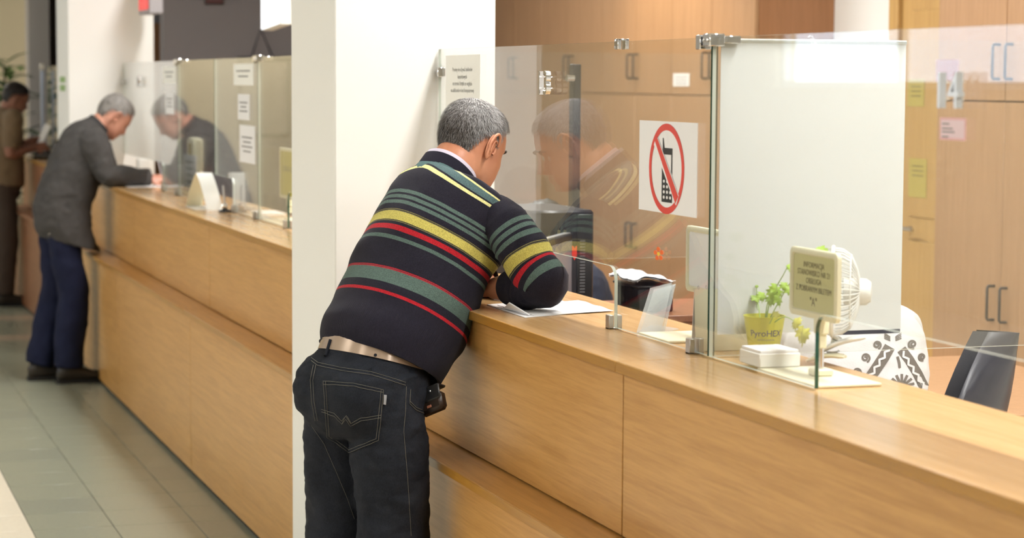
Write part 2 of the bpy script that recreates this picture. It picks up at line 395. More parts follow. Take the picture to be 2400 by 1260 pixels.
worktop(P2[1]+.002, 16.95, 'shaded counter top at far left under the papers of the third man')

# ================================================================== glass screens
GT = .008
def poly_pane(pts, fn, m_in=M_glass):
    """outline in (a, z); fn(a, z, t) -> point; faces: 0 glass, 1 green edge"""
    mb = MB(); n = len(pts)
    vs = [fn(a, z, 0) for a, z in pts]+[fn(a, z, 1) for a, z in pts]
    mb.add(vs, [tuple(reversed(range(n))), tuple(range(n, 2*n))], 0)
    area = sum(pts[i][0]*pts[(i+1) % n][1]-pts[(i+1) % n][0]*pts[i][1] for i in range(n))
    for i in range(n):
        ny = (pts[(i+1) % n][1]-pts[i][1])*(1 if area > 0 else -1); ln = math.hypot(pts[(i+1) % n][0]-pts[i][0], pts[(i+1) % n][1]-pts[i][1])
        mb.add([vs[i], vs[(i+1) % n], vs[n+(i+1) % n], vs[n+i]], [(0, 1, 2, 3)], 1 if ny/ln < -.5 else 2)  # edge brightness painted by facing: dark towards the near end, pale elsewhere
    return mb
def front_pane(y0, y1, cut, label, hazy=False):
    """cut = None or (ya, yb): hatch from ya to yb (one of them an end of the pane) with a rounded corner"""
    fn = lambda a, z, t: Vector((XG+t*GT, a, z))
    z0 = ZT+.004; r = .035
    if cut is None: pts = [(y0, z0), (y1, z0), (y1, ZG), (y0, ZG)]
    else:
        ya, yb = cut
        arc = [(math.cos(R(90*k/6)), math.sin(R(90*k/6))) for k in range(7)]
        if yb >= y1-1e-6:   # hatch towards far end
            pts = [(y0, z0), (ya, z0)]+[(ya+r-r*c, ZC-r+r*s) for c, s in arc]+[(y1, ZC), (y1, ZG), (y0, ZG)]
        else:               # hatch towards the near end
            pts = [(y1, z0), (y1, ZG), (y0, ZG), (y0, ZC)]+[(yb-r+r*c, ZC-r+r*s) for c, s in reversed(arc)]+[(yb, z0)]
    t = thing('glass_screen', label, 'glass screen', (XG, (y0+y1)/2, ZT), 'glass counter screens')
    g = part('pane', poly_pane(pts, fn), [M_glasshazy if hazy else M_glass, M_gedge, M_pedge], t)
    return t
G_A = front_pane(YS+.004, P1[0]-.012, (4.822, P1[0]-.012), 'clear glass counter screen with the no-phone sign, beside the sweater man')
G_B = front_pane(2.1, YS-.004, (2.1, 3.753), 'clear glass counter screen with the number 14, at right')
G_C = front_pane(P1[1]+.012, 8.986-.004, (P1[1]+.012, 8.42), 'far glass counter screen beside the yellow sign')
G_D = front_pane(8.986+.004, 9.97, (9.545, 9.97), 'far glass counter screen with two paper notices', True)
G_E = front_pane(9.98, 10.974-.004, (9.98, 10.434), 'far glass counter screen behind the white tent stand')
G_F = front_pane(10.974+.004, P2[0]-.012, (11.484, P2[0]-.012), 'far glass counter screen in front of the man in grey', True)
G_H = front_pane(P2[1]+.012, 16.9, None, 'glass counter screen at far left near the third man')
def cross_pane(y, x0, x1, label):
    fn = lambda a, z, t: Vector((a, y-.004+t*GT, z))
    t = thing('glass_divider', label, 'glass divider', ((x0+x1)/2, y, ZT), 'glass dividers across the counter')
    part('pane', poly_pane([(x0, ZT+.004), (x1, ZT+.004), (x1, ZG), (x0, ZG)], fn), [M_glass, M_gedge, M_pedge], t)
    return t
D_1 = cross_pane(YS, XG+.012, 2.62, 'glass divider carrying the big white sheet')
D_2 = cross_pane(6.72, PX1+.002, 2.95, 'glass divider behind the computer, fixed to the white pillar')
D_3 = cross_pane(8.986, XG+.012, 2.6, 'far glass divider by the yellow sign')
D_4 = cross_pane(10.974, XG+.012, 2.6, 'far glass divider behind the tent stand')

def clampbox(mb, y, z, sy=.022, sz=.03, face=-1):
    mb.box(XG-.010, XG-.0005, y-sy/2, y+sy/2, z-sz/2, z+sz/2, .0015)
    mb.box(XG+GT+.0005, XG+GT+.010, y-sy/2, y+sy/2, z-sz/2, z+sz/2, .0015)
    return mb
def clamp(parent, y, z, sz=.03, sy=.024):
    mb = clampbox(MB(), y, z, sy, sz); mb.box(XG-.010, XG+GT+.010, y-sy/2, y+sy/2, z+sz/2-.004, z+sz/2 if z > 1.3 else z+sz/2-.003, .001)
    part('clamp', mb, M_chrome if z > 1.3 else M_steel, parent, 'small metal glass clamp')
    sc = MB()
    for dz in (-.007, .007): sc.lathe([(.003, 0), (.003, .003), (.002, .004)], Matrix.Translation((XG-.0098, y, z+dz)) @ Matrix.Rotation(R(-90), 4, 'Y'), 10)
    part('screw', sc, M_steel, parent)
def foot(parent, y):
    z = ZT
    mb = MB().box(XG-.012, XG-.0005, y-.0125, y+.0125, z, z+.032, .001).box(XG+GT+.0005, XG+GT+.012, y-.0125, y+.0125, z, z+.032, .001).box(XG-.012, XG+GT+.012, y-.0125, y+.0125, z, z+.0035, .001)
    part('foot_clamp', mb, M_steel, parent, 'small steel foot clamp')
foot(G_A, 4.835); foot(G_A, 4.345); foot(G_D, 9.52); foot(G_D, 9.04); foot(G_F, 11.02); foot(G_F, 11.45); foot(G_C, 8.44)
clamp(G_A, 4.80, ZG-.006, .024)
# corner connectors on top of the joints (two blocks and a rod)
def connector(y, parent):
    z = ZG+.002
    mb = MB().box(XG-.012, XG+.020, y+.035, y+.060, z-.026, z+.004, .0015).box(XG-.012, XG+.022, y-.016, y+.022, z-.020, z+.006, .002)
    mb.box(XG+.022, XG+.060, y-.011, y+.011, z-.014, z+.002, .0015)
    part('connector', mb, M_chrome, parent, 'chrome joint block')
    s = MB()
    for dy in (-.008, .010): s.lathe([(.0035, 0), (.0035, .004), (.0025, .005)], Matrix.Translation((XG-.0118, y+dy, z-.008)) @ Matrix.Rotation(R(-90), 4, 'Y'), 10)
    s.tube([(XG+.003, y+.036, z-.010), (XG+.003, y+.020, z-.010)], .004, 8)
    part('screw', s, M_steel, parent)
    part('joint_strip', MB().box(XG-.0006, XG+.0086, y+.0005, y+.0036, ZT+.004, z-.021), M_gedge, parent, 'dark green joint strip')
connector(YS, G_A); connector(8.986, G_D); connector(10.974, G_F)
# stand-off at the pillar end of the screen
def standoff(parent, y, z, d):
    mb = MB().lathe([(.012, 0), (.012, .012), (.010, .014)], Matrix.Translation((XG+.004, y, z)) @ Matrix.Rotation(R(-90*d), 4, 'X'), 16)
    mb.box(XG-.008, XG+GT+.008, y-.016 if d > 0 else y, y if d > 0 else y+.016, z-.014, z+.014, .002)
    part('standoff', mb, M_chrome, parent, 'chrome stand-off')
standoff(G_A, P1[0]-.014, 1.645, 1); standoff(G_F, P2[0]-.014, 1.60, 1)

# black post with two stand-off pins holding the divider behind the computer
t = thing('divider_post', 'slim black post with chrome pins behind the glass, right of the reflected face', 'post', (2.375, 6.76, 0))
part('post', MB().box(2.360, 2.386, 6.742, 6.782, 0, 1.675, .002), M_blackm, t)
for z in (1.63, 1.215):
    part('pin', MB().tube([(2.360, 6.735, z), (2.335, 6.735, z)], .011, 14), M_chrome, t)

# ---------------------------------------------------------------- number digits on the glass (facing the public)
def digits(txt, y, z, label, hgt=.062):
    # text runs from far (left as seen by the public) to near
    t = thing('desk_number', label, 'number', (XG, y, z), 'raised metal desk numbers')
    for k, ch in enumerate(txt):
        dy = (-.0235 if k else .0235)*1.0
        fn = lambda a, b, c, dy=dy: Vector((XG-.014-c, y+dy-a*.92, z-hgt/2+b*1.0))
        mb = text_mb(ch, hgt*1.37, fn, .006)
        part('digit', mb, plain_digit, t)
        for zz in (.012, -.016): part('pin', MB().tube([(XG, y+dy, z+zz), (XG-.009, y+dy, z+zz)], .002, 6), M_chrome, t)
    return t
plain_digit = plain('pale_metal_digit', (.80, .83, .88), .25, .35)
digits('14', 3.243, 1.611, 'raised silver number 14 on the glass at right, between pink notes')
plain_digit = M_chrome
digits('13', 5.300, 1.618, 'raised chrome number 13 on the glass above the reflected face')
digits('12', 12.2, 1.607, 'tiny chrome number 12 on the far glass above the man in grey')

# ---------------------------------------------------------------- papers on the glass
def glass_note(name, y0, y1, z0, z1, label, mat, cat, group=None, lines=None, x=XG-.0012, ink=None, border=None):
    """sheet on the public side of the screen; y0 = far edge (left), y1 = near edge (right)"""
    o = thing(name, label, cat, (x, (y0+y1)/2, z0), group)
    part('sheet', MB().box(x, x+.0006, min(y0, y1), max(y0, y1), z0, z1), mat, o)
    if border is not None:
        b = .0035
        part('inner_field', MB().box(x-.0004, x, min(y0, y1)+b, max(y0, y1)-b, z0+b, z1-b), border, o)
    for (txt, yc, zc, size, sx) in (lines or []):
        fn = lambda a, b, c, yc=yc, zc=zc, sx=sx: Vector((x-.0006-c*.2, yc-a*sx, zc+b))
        part('lettering', text_mb(txt, size, fn, .0004), ink or M_inkgrey, o)
    return o
# no-phone sign
PH = thing('no_phone_sign', 'white sheet with a red circle crossing out a mobile phone', 'sign', (XG-.001, 4.5, 1.337))
part('sheet', MB().box(XG-.0016, XG-.0006, 4.331, 4.667, 1.337, 1.535), M_paper, PH)
cyy, czz, rr = 4.502, 1.4330, .0975
def sgn(a, b, c): return Vector((XG-.002-c, cyy-a, czz+b))
ring = MB()
n = 64; o_ = [sgn(rr*1.05*math.cos(2*math.pi*k/n), rr*math.sin(2*math.pi*k/n), 0) for k in range(n)]; i_ = [sgn(rr*.86*1.05*math.cos(2*math.pi*k/n), rr*.855*math.sin(2*math.pi*k/n), 0) for k in range(n)]
o2 = [p-Vector((.0004, 0, 0)) for p in o_]; i2 = [p-Vector((.0004, 0, 0)) for p in i_]
ring.rings([o_, o2, i2, i_], caps=False, closed=True, smooth=False)
part('red_ring', ring, M_signred, PH, 'red ring')
ph = MB()
for poly in ([(-.022, .066), (-.018, .066), (-.012, .045), (.034, .045), (.034, .031), (-.014, .031), (-.022, .036)],   # antenna and cap
             [(.028, .031), (.034, .031), (.034, -.012), (.028, -.005)], [(-.026, .005), (-.026, -.072), (.034, -.072), (.034, -.053)]):
    ph.prism(poly, sgn, 0, .0003)
part('phone_picture', ph, M_ink, PH, 'black phone picture')
keys = MB()
for rw in range(4):
    for cl in range(3):
        a0, b0 = -.0125+cl*.0185, -.0615+rw*.0115
        if b0 > -.036 and cl == 2: continue
        keys.prism([(a0+.0055*math.cos(2*math.pi*k/10), b0+.0036*math.sin(2*math.pi*k/10)) for k in range(10)], sgn, .0004, .0005)
part('keypad_dots', keys, M_paper, PH)
dx, dz = .060, -.060
bar = [(-.068, .066), (-.056, .066), (.070, -.060), (.060, -.072), (-.072, .053)]
part('white_gap', MB().prism([(-.062, .066), (-.050, .066), (.074, -.054), (.060, -.076), (.050, -.070), (-.074, .050)], sgn, .0006, .0007), M_paper, PH)
part('red_bar', MB().prism([(-.071, .062), (-.056, .068), (.072, -.056), (.056, -.072)], sgn, .0008, .0011), M_signred, PH, 'red diagonal bar')

# flower and heart stickers
fl = thing('flower_sticker', 'small orange flower sticker on the glass below the no-phone sign', 'sticker', (XG-.001, 4.544, 1.232))
def fs(a, b, c): return Vector((XG-.001-c, 4.544-a, 1.246+b))
for k in range(5):
    an = R(90+72*k+8); ca, sa = math.cos(an), math.sin(an)
    pet = [(.004+.0085*(1-math.cos(math.pi*j/5))/1.0*.7, .0042*math.sin(math.pi*j/5)) for j in range(6)]+[(.004+.0085*(1+math.cos(math.pi*j/5))*.7, -.0042*math.sin(math.pi*j/5)) for j in range(6)]
    pet = [(.003+.0105*(.5-.5*math.cos(2*math.pi*j/12))+.002, .0052*math.sin(2*math.pi*j/12)) for j in range(12)]
    part('petal', MB().prism([((p*ca-q*sa)*1.9, p*sa+q*ca) for p, q in pet], fs, 0, .0005), plain('petal_orange', (.9, .16, .02), .5) if k == 0 else bpy.data.materials['petal_orange'], fl)
part('centre', MB().prism([(.0075*math.cos(2*math.pi*j/14), .0042*math.sin(2*math.pi*j/14)) for j in range(14)], fs, .0005, .0009), plain('petal_yellow', (.9, .6, .03), .5), fl)

# pink notes under and behind the number 14
a = at(2205, 275, X=XG); b = at(2264, 330, X=XG)
glass_note('pink_note', a.y, b.y, b.z, a.z, 'pink note with small print on the glass below the number 14', M_pink, 'note', None,
           [('UWAGA', (a.y*.62+b.y*.38), a.z-.013, .008, 1.0), ('informacja dla', (a.y+b.y)/2, a.z-.021, .0055, 1.0), ('interesantow', (a.y+b.y)/2, a.z-.0275, .0055, 1.0), ('pokoj 14', (a.y*.6+b.y*.4), a.z-.0345, .0055, 1.0)] and
           [], border=M_pinkin)
# faint grey print lines of the note
a2 = at(2206, 140, X=XG+.018); b2 = at(2258, 192, X=XG+.018)
o = thing('pink_note', 'pink note on the glass, half hidden behind the number 14', 'note', (XG+GT, (a2.y+b2.y)/2, b2.z))
part('sheet', MB().box(XG+GT+.0006, XG+GT+.0012, b2.y, a2.y, b2.z, a2.z), M_pink, o)
for name, o in [(ob.name, ob) for ob in list(COL.objects) if ob.name == 'pink_note']:
    for i, (w_, zz) in enumerate(((.024, .009), (.036, .0165), (.042, .022), (.022, .030))):
        part('print_line', MB().box(XG-.0019, XG-.0016, a.y-.008-w_, a.y-.008, a.z-zz-.0022, a.z-zz), M_inkgrey, o)
# Polish notice near the pillar end of the screen
NL = ['Prosimy nie u\u017cywa\u0107 telefon\u00f3w', 'kom\u00f3rkowych', 'na terenie Urz\u0119du ze wzgl\u0119du', 'na zak\u0142\u00f3cenia w sieci komputerowej']
a = at(1046, 130, X=XG); b = at(1125, 262, X=XG)
nz = [at(1085, v, X=XG).z for v in (167, 184, 200, 216)]
glass_note('paper_notice', a.y, b.y, b.z, a.z, 'pale printed notice on the glass above the sweater man, at the pillar', M_note, 'notice', 'paper notices',
           [(tx, (a.y+b.y)/2-.0, z, .0165, .95) for tx, z in zip(NL, nz)], ink=plain('faint_ink', (.42, .42, .40), .7))
# notices on the far screens
for (u0, v0, u1, v1, lab, ls) in ((558, 220, 585, 282, 'upper small white notice on the far glass left of the yellow sign', 3), (562, 292, 598, 385, 'lower white notice on the far glass left of the yellow sign', 4),
                              (548, 150, 594, 200, 'pale lettered strip at the top of the far glass left of the yellow sign', 2), (388, 214, 408, 268, 'small white notice on the farther glass above the grey man\u2019s reflection', 3), (382, 156, 412, 196, 'pale lettered strip at the top of the glass near the man in grey', 2)):
    a = at(u0, v0, X=XG); b = at(u1, v1, X=XG); z0, z1 = b.z, a.z
    o = glass_note('paper_notice', a.y, b.y, z0, z1, lab, M_paper if 'white' in lab else M_note, 'notice', 'paper notices')
    for i in range(ls):
        zz = z1-(z1-z0)*(.3+.5*i/ls); wd = (a.y-b.y)*(.5 if i % 2 else .7)
        part('print_line', MB().box(XG-.002, XG-.0016, (a.y+b.y)/2-wd/2, (a.y+b.y)/2+wd/2, zz-.006, zz), M_inkgrey, o)

# big white sheet on the divider, with rolled top rail and paper clip
SH = thing('white_sheet', 'large white sheet hung on the glass divider behind the plant and sign', 'sheet', (2.03, YS+.008, 1.09))
g = MB(); nx, nzz = 24, 20; ga = []; gb = []
for k in range(nzz+1):
    for i in range(nx+1):
        x = 1.815+(2.240-1.815)*i/nx; z = 1.098+(1.704-1.098)*k/nzz
        d = .0015*math.sin(i*.9)*(.4+.6*(1-k/nzz)) + .004*max(0, (i/nx-.9)*10)**2
        ga.append(Vector((x, YS+.0075+abs(d), z))); gb.append(Vector((x, YS+.0081+abs(d), z)))
fa = [(k*(nx+1)+i, k*(nx+1)+i+1, (k+1)*(nx+1)+i+1, (k+1)*(nx+1)+i) for k in range(nzz) for i in range(nx)]
part('sheet', MB().add(ga, fa, 0, True).add(gb, [tuple(reversed(f)) for f in fa], 0, True), plain('sheet_white', (.93, .94, .95), .6), SH, angle=80)
part('bottom_edge', MB().box(2.07, 2.238, YS+.0085, YS+.016, 1.089, 1.098, .001), plain('navy_strip', (.02, .02, .05), .4), SH, 'dark navy bottom strip')
part('top_rail', MB().tube([(1.815, YS+.009, 1.705), (2.238, YS+.009, 1.705)], .0045, 10), M_whitepl, SH, 'shiny clear top fold')
c0 = at(1905, 95, Y=YS-.008); clipm = MB()
def cl(a, b): return Vector((c0.x+a, YS-.0062, c0.z+b))
pts = [cl(-.010, .006), cl(-.006, .010), cl(0, .008), cl(.018, -.022), cl(.017, -.026), cl(.012, -.026), cl(-.006, .000), cl(-.005, .004), cl(-.001, .004), cl(.008, -.010)]
clipm.tube(pts, .0006, 6)
solo('paper_clip', clipm, M_whitepl, 'thin pale paper clip at the top of the big white sheet', 'paper clip')

# ================================================================== cabinets along the office back wall
def handle_mb(x, y, z, h=.125):
    return MB().tube([(x, y, z-h/2), (x-.026, y, z-h/2), (x-.030, y, z-h/2+.006), (x-.030, y, z+h/2-.006), (x-.026, y, z+h/2), (x, y, z+h/2)], .0055, 8)
def cabinet(y0, y1, label, lz=.815, uz=1.70):
    t = thing('cupboard', label, 'cupboard', ((XC+XWALL)/2, (y0+y1)/2, 0), 'tall office cupboards')
    ym = (y0+y1)/2; top = 2.62
    b = MB().box(XC+.020, XWALL-.002, y0+.001, y0+.019, 0, top).box(XC+.020, XWALL-.002, y1-.019, y1-.001, 0, top).box(XC+.020, XWALL-.002, y0+.019, y1-.019, top-.018, top).box(XC+.020, XWALL-.002, y0+.019, y1-.019, 0, .06).box(XC+.021, XWALL-.002, y0+.019, y1-.019, 1.547, 1.563)
    part('body', b, M_cabdark, t)
    for (z0, z1, hz) in ((.06, 1.552, lz), (1.558, top, uz)):
        for (a, c, hy) in ((y0+.002, ym-.002, ym-.045), (ym+.002, y1-.002, ym+.045)):
            d = part('door', MB().box(XC, XC+.018, a, c, z0, z1, .0015), M_cab, t)
            part('handle', handle_mb(XC, hy, hz), M_handle, d, 'dark bow handle')
    return t
for i, (y0, y1, lab) in enumerate(((9.485, 10.51, 'tall wooden cupboard with the small white note, nearest of the back row'), (10.51, 11.53, 'tall wooden cupboard right behind the black divider post'),
                    (11.53, 12.56, 'tall wooden cupboard behind the number 13'), (12.56, 13.58, 'tall wooden cupboard next to the white pillar, farthest of the back row'),
                    (6.73, 7.751, 'tall wooden cupboard at the right edge behind the black chair'), (5.70, 6.725, 'tall wooden cupboard mostly out of frame at right'))):
    cabinet(y0, y1, lab)
a = at(1578, 172, X=XC-.001); b = at(1615, 202, X=XC-.001)
o = thing('paper_note', 'small white note on the cupboard door above the no-phone sign', 'note', (XC, (a.y+b.y)/2, b.z))
part('sheet', MB().box(XC-.0012, XC-.0004, b.y, a.y, b.z, a.z), M_paper, o)
for i in range(3): part('print_line', MB().box(XC-.0016, XC-.0012, b.y+.03, a.y-.03, a.z-.02-.016*i, a.z-.016-.016*i), M_inkgrey, o)
# door between the cupboards
dr = solo('door_1', MB().box(XWALL-.04, XWALL-.002, 7.85, 8.74, 0, 2.02, .003), M_door, kind='structure')
part('panel', MB().box(XWALL-.047, XWALL-.040, 7.95, 8.64, 1.05, 1.93, .004), M_door, dr)
part('panel', MB().box(XWALL-.047, XWALL-.040, 7.95, 8.64, .12, .95, .004), M_door, dr)
part('door_handle', MB().tube([(XWALL-.04, 8.62, 1.0), (XWALL-.09, 8.62, 1.0), (XWALL-.09, 8.52, 1.0)], .008, 8), M_steel, dr)
struct('trim_1', MB().box(XWALL-.06, XWALL-.002, 8.745, 8.83, 0, 2.12, .003).box(XWALL-.06, XWALL-.002, 7.77, 8.745, 2.03, 2.12, .003), M_door)
for (u0, v0, u1, v1, lab) in ((2128, 185, 2165, 250, 'upper yellow notice on the door to the right of the white sheet'), (2130, 370, 2170, 465, 'lower yellow notice on the door to the right of the white sheet')):
    a = at(u0, v0, X=XWALL-.05); b = at(u1, v1, X=XWALL-.05)
    o = thing('yellow_notice', lab, 'notice', (XWALL-.05, (a.y+b.y)/2, b.z))
    part('sheet', MB().box(XWALL-.0495, XWALL-.0482, b.y, a.y, b.z, a.z), M_yellow, o)
    for i in range(3): part('print_line', MB().box(XWALL-.0499, XWALL-.0495, b.y+.03, a.y-.03, a.z-.03-.02*i-.004, a.z-.03-.02*i), M_inkbrown, o)

# ================================================================== people: shared builders
def skinmat(name, col, dark):
    m, nt, p, N, Lk = newmat(name)
    tc = N.new('ShaderNodeTexCoord'); nz = N.new('ShaderNodeTexNoise'); nz.inputs['Scale'].default_value = 14; nz.inputs['Detail'].default_value = 5
    cr = N.new('ShaderNodeValToRGB'); cr.color_ramp.elements[0].position = .35; cr.color_ramp.elements[1].position = .7
    cr.color_ramp.elements[0].color = (*dark, 1); cr.color_ramp.elements[1].color = (*col, 1)
    Lk.new(tc.outputs['Object'], nz.inputs['Vector']); Lk.new(nz.outputs['Fac'], cr.inputs[0]); Lk.new(cr.outputs[0], p.inputs['Base Color'])
    p.inputs['Roughness'].default_value = .45; 
    n2 = N.new('ShaderNodeTexNoise'); n2.inputs['Scale'].default_value = 260; Lk.new(tc.outputs['Object'], n2.inputs['Vector'])
    b = N.new('ShaderNodeBump'); b.inputs['Strength'].default_value = .12; b.inputs['Distance'].default_value = .001; Lk.new(n2.outputs['Fac'], b.inputs['Height']); Lk.new(b.outputs[0], p.inputs['Normal'])
    return m
def interp(tab, z):
    if z >= tab[0][0]: return tab[0][1:]
    for (a, b) in zip(tab, tab[1:]):
        if b[0] <= z <= a[0]:
            t = (a[0]-z)/(a[0]-b[0]); t = t*t*(3-2*t)*.35+t*.65
            return [p+(q-p)*t for p, q in zip(a[1:], b[1:])]
    return tab[-1][1:]
HEADTAB = [(.118, .000, -.030, .002), (.114, .022, -.052, .030), (.105, .046, -.070, .049), (.09, .066, -.086, .063), (.065, .083, -.099, .073), (.035, .092, -.1045, .0775), (.012, .0945, -.103, .078),
           (-.008, .0905, -.098, .0765), (-.03, .0905, -.089, .0735), (-.05, .090, -.077, .0695), (-.07, .0895, -.062, .0635), (-.09, .086, -.045, .055), (-.105, .083, -.022, .043), (-.115, .070, .005, .028), (-.120, .050, .025, .008)]
def head_local(n=72, k=64, fat=0.):
    """x right, y forward, z up; origin between the ears"""
    mb = MB(); rings = []
    for i in range(k):
        t = i/(k-1); z = -.120*math.cos(math.pi*t)*.992-.001+.0
        z = -.120+.238*(.5-.5*math.cos(math.pi*t))
        yf, yb, w_ = interp(HEADTAB, z); c = (yf+yb)/2; h = (yf-yb)/2
        if fat and z < 0: w_ += fat*math.exp(-((z+.07)/.04)**2)
        ring = []
        for j in range(n):
            a = 2*math.pi*j/n; cx, sy = math.cos(a), math.sin(a); e = 2/2.25
            x = w_*math.copysign(abs(cx)**e, cx); y = c+h*math.copysign(abs(sy)**e, sy)
            if sy > 0:      # face relief
                g = lambda x0, z0, sx, sz: math.exp(-((abs(x)-x0)/sx)**2-((z-z0)/sz)**2)
                fr = max(0, sy)**1.5
                nose = max(0, min(1, (.012-z)/.052)) if z > -.042 else max(0, 1-(-.042-z)/.012)
                y += fr*.030*nose*math.exp(-(x/(.009+.006*nose))**2)
                y += fr*(-.011*g(.031, -.008, .015, .010) + .005*g(.026, .014, .022, .007) + .005*g(.042, -.035, .016, .014))
                y += fr*(.006*g(0, -.067, .020, .005)+.006*g(0, -.078, .018, .005)-.004*g(0, -.0725, .022, .0022)-.004*g(0, -.088, .016, .005)+.005*g(0, -.104, .015, .009))
            ring.append(Vector((x, y, z)))
        rings.append(ring)
    mb.rings(rings, True); return mb
def ear_local(side):
    mb = MB(); s = side
    M = Matrix.Translation((s*.0765, -.006, -.012)) @ Matrix.Rotation(R(-12), 4, 'X') @ Matrix.Rotation(R(s*22), 4, 'Z') @ Matrix.Scale(1.3, 4)
    prof = []
    for i in range(9):
        t = -1+2*i/8; r = math.sqrt(max(0, 1-t*t))
        prof.append([M @ Vector((s*(.004+.005*math.cos(2*math.pi*j/20)*r), -.004+(.0175-.004*(t < 0)*abs(t))*r*math.sin(2*math.pi*j/20), .031*t)) for j in range(20)])
    mb.rings(prof, True)
    hel = [M @ Vector((s*(.010+.002*math.sin(q)), -.004+.0175*math.cos(q)*(1.0 if math.sin(q) > -.2 else .75), .031*math.sin(q))) for q in [R(20+i*15) for i in range(17)]]
    mb.tube(hel, [.0025]+[.0042]*14+[.005, .004], 8)
    anti = [M @ Vector((s*.011, -.002+.009*math.cos(q), -.002+.018*math.sin(q))) for q in [R(60+i*20) for i in range(9)]]
    mb.tube(anti, .0025, 6)
    mb.tube([M @ Vector((s*.009, .009, .004)), M @ Vector((s*.011, .009, -.006)), M @ Vector((s*.009, .007, -.012))], .004, 6)
    return mb
def xf(mb, M):
    o = MB(); o.v = [M @ p for p in mb.v]; o.f = mb.f; o.m = mb.m; o.sm = mb.sm; o.attr = mb.attr; return o
def head_matrix(loc, facing_deg, pitch_deg, roll_deg=0, scale=1.0):
    """facing_deg: angle from +Y towards +X; pitch: looking down"""
    return Matrix.Translation(loc) @ Matrix.Rotation(R(-facing_deg), 4, 'Z') @ Matrix.Rotation(R(-pitch_deg), 4, 'X') @ Matrix.Rotation(R(roll_deg), 4, 'Y') @ Matrix.Scale(scale, 4)
def hair_edge(p):
    """> 0 inside the hair region; p in head space"""
    x, y, z = p; a = math.degrees(math.atan2(abs(x), -y))     # 0 back, 90 side, 180 front
    if a < 35: lim = -.066
    elif a < 62: lim = -.066+(a-35)/27*.066
    elif a < 84: lim = .000+(a-62)/22*.024
    elif a < 100: lim = .024-(a-84)/16*.032
    elif a < 112: lim = -.008+(a-100)/12*.045
    elif a < 150: lim = .037+(a-112)/38*.030
    else: lim = .067+(a-150)/30*.006
    return z-lim
def hair_cap(H, M, off, inset=.004, fuzz=.0):
    mb = MB(); idx = {}; vs = []; fs = []
    for f in H.f:
        if len(f) != 4: 
            if sum(H.v[i].z for i in f)/len(f) < 0: continue
        if all(hair_edge(H.v[i]) > inset for i in f):
            q = []
            for i in f:
                if i not in idx:
                    p = H.v[i]; nrm = Vector((p.x, p.y*.8, p.z)).normalized()
                    e = min(1, max(0, (hair_edge(p)-inset)/.03))
                    d = off*(.25+.75*e)*(1+fuzz*noise.noise(p*90))
                    idx[i] = len(vs); vs.append(M @ (p+nrm*d))
                q.append(idx[i])
            fs.append(tuple(q))
    mb.add(vs, fs, 0, True); return mb
def hair_strands(H, M, count, length, width, off, seed=3):
    rnd = random.Random(seed); mb = MB(); vs = []; fs = []; at_ = []
    tris = [f for f in H.f if len(f) == 4 and all(hair_edge(H.v[i]) > -.006 for i in f)]
    areas = [((H.v[f[1]]-H.v[f[0]]).cross(H.v[f[3]]-H.v[f[0]])).length+1e-9 for f in tris]
    crown = Vector((0.005, -.045, .112))
    for f in rnd.choices(tris, areas, k=count):
        a, b = rnd.random(), rnd.random()
        p = H.v[f[0]]*(1-a)*(1-b)+H.v[f[1]]*a*(1-b)+H.v[f[2]]*a*b+H.v[f[3]]*(1-a)*b
        e = hair_edge(p)
        if e < .014 and rnd.random() > (e+.006)/.02: continue
        nrm = Vector((p.x, p.y*.8, p.z)).normalized()
        d = p-crown
        if d.length < .022 and rnd.random() < .65: continue
        d = (d - nrm*d.dot(nrm))
        d = d.normalized() if d.length > 1e-5 else Vector((0, 1, 0))
        if p.y > -.02 and p.z > .06: d = (d+Vector((.25, .35, 0))).normalized()
        d = (d + Vector((rnd.gauss(0, .22), rnd.gauss(0, .22), rnd.gauss(0, .22))))
        d = (d-nrm*d.dot(nrm)).normalized()
        l = length*(.6+.6*rnd.random())*(.55+.45*min(1, max(0, e)/.04))
        s = nrm.cross(d).normalized()*width
        base = p+nrm*off*.3; mid = p+nrm*(off+.0012)+d*l*.5; tip = p+nrm*(off*.9+rnd.random()*.002)+d*l
        k = len(vs); vs += [M @ (base-s), M @ (base+s), M @ (mid+s*.8), M @ (mid-s*.8), M @ tip]
        fs += [(k, k+1, k+2, k+3), (k+3, k+2, k+4)]; r_ = rnd.random()
        # greyer towards the sides and front, darker at the lower back
        gq = min(1, max(0, .50+.35*p.y/.1+.75*(p.z-.03)/.1))*(1 if p.y < .05 else .35); at_ += [min(1, max(0, gq*.6+r_*.55-.08))]*5
    mb.add(vs, fs, 0, True, tone=at_); return mb
def hairmat(name, c0, c1, rough=.5):
    m, nt, p, N, Lk = newmat(name)
    a = N.new('ShaderNodeAttribute'); a.attribute_name = 'tone'; cr = N.new('ShaderNodeValToRGB')
    cr.color_ramp.elements[0].color = (*c0, 1); cr.color_ramp.elements[1].color = (*c1, 1); cr.color_ramp.elements[0].position = .15; cr.color_ramp.elements[1].position = .95
    Lk.new(a.outputs['Fac'], cr.inputs[0]); Lk.new(cr.outputs[0], p.inputs['Base Color']); p.inputs['Roughness'].default_value = rough
    return m
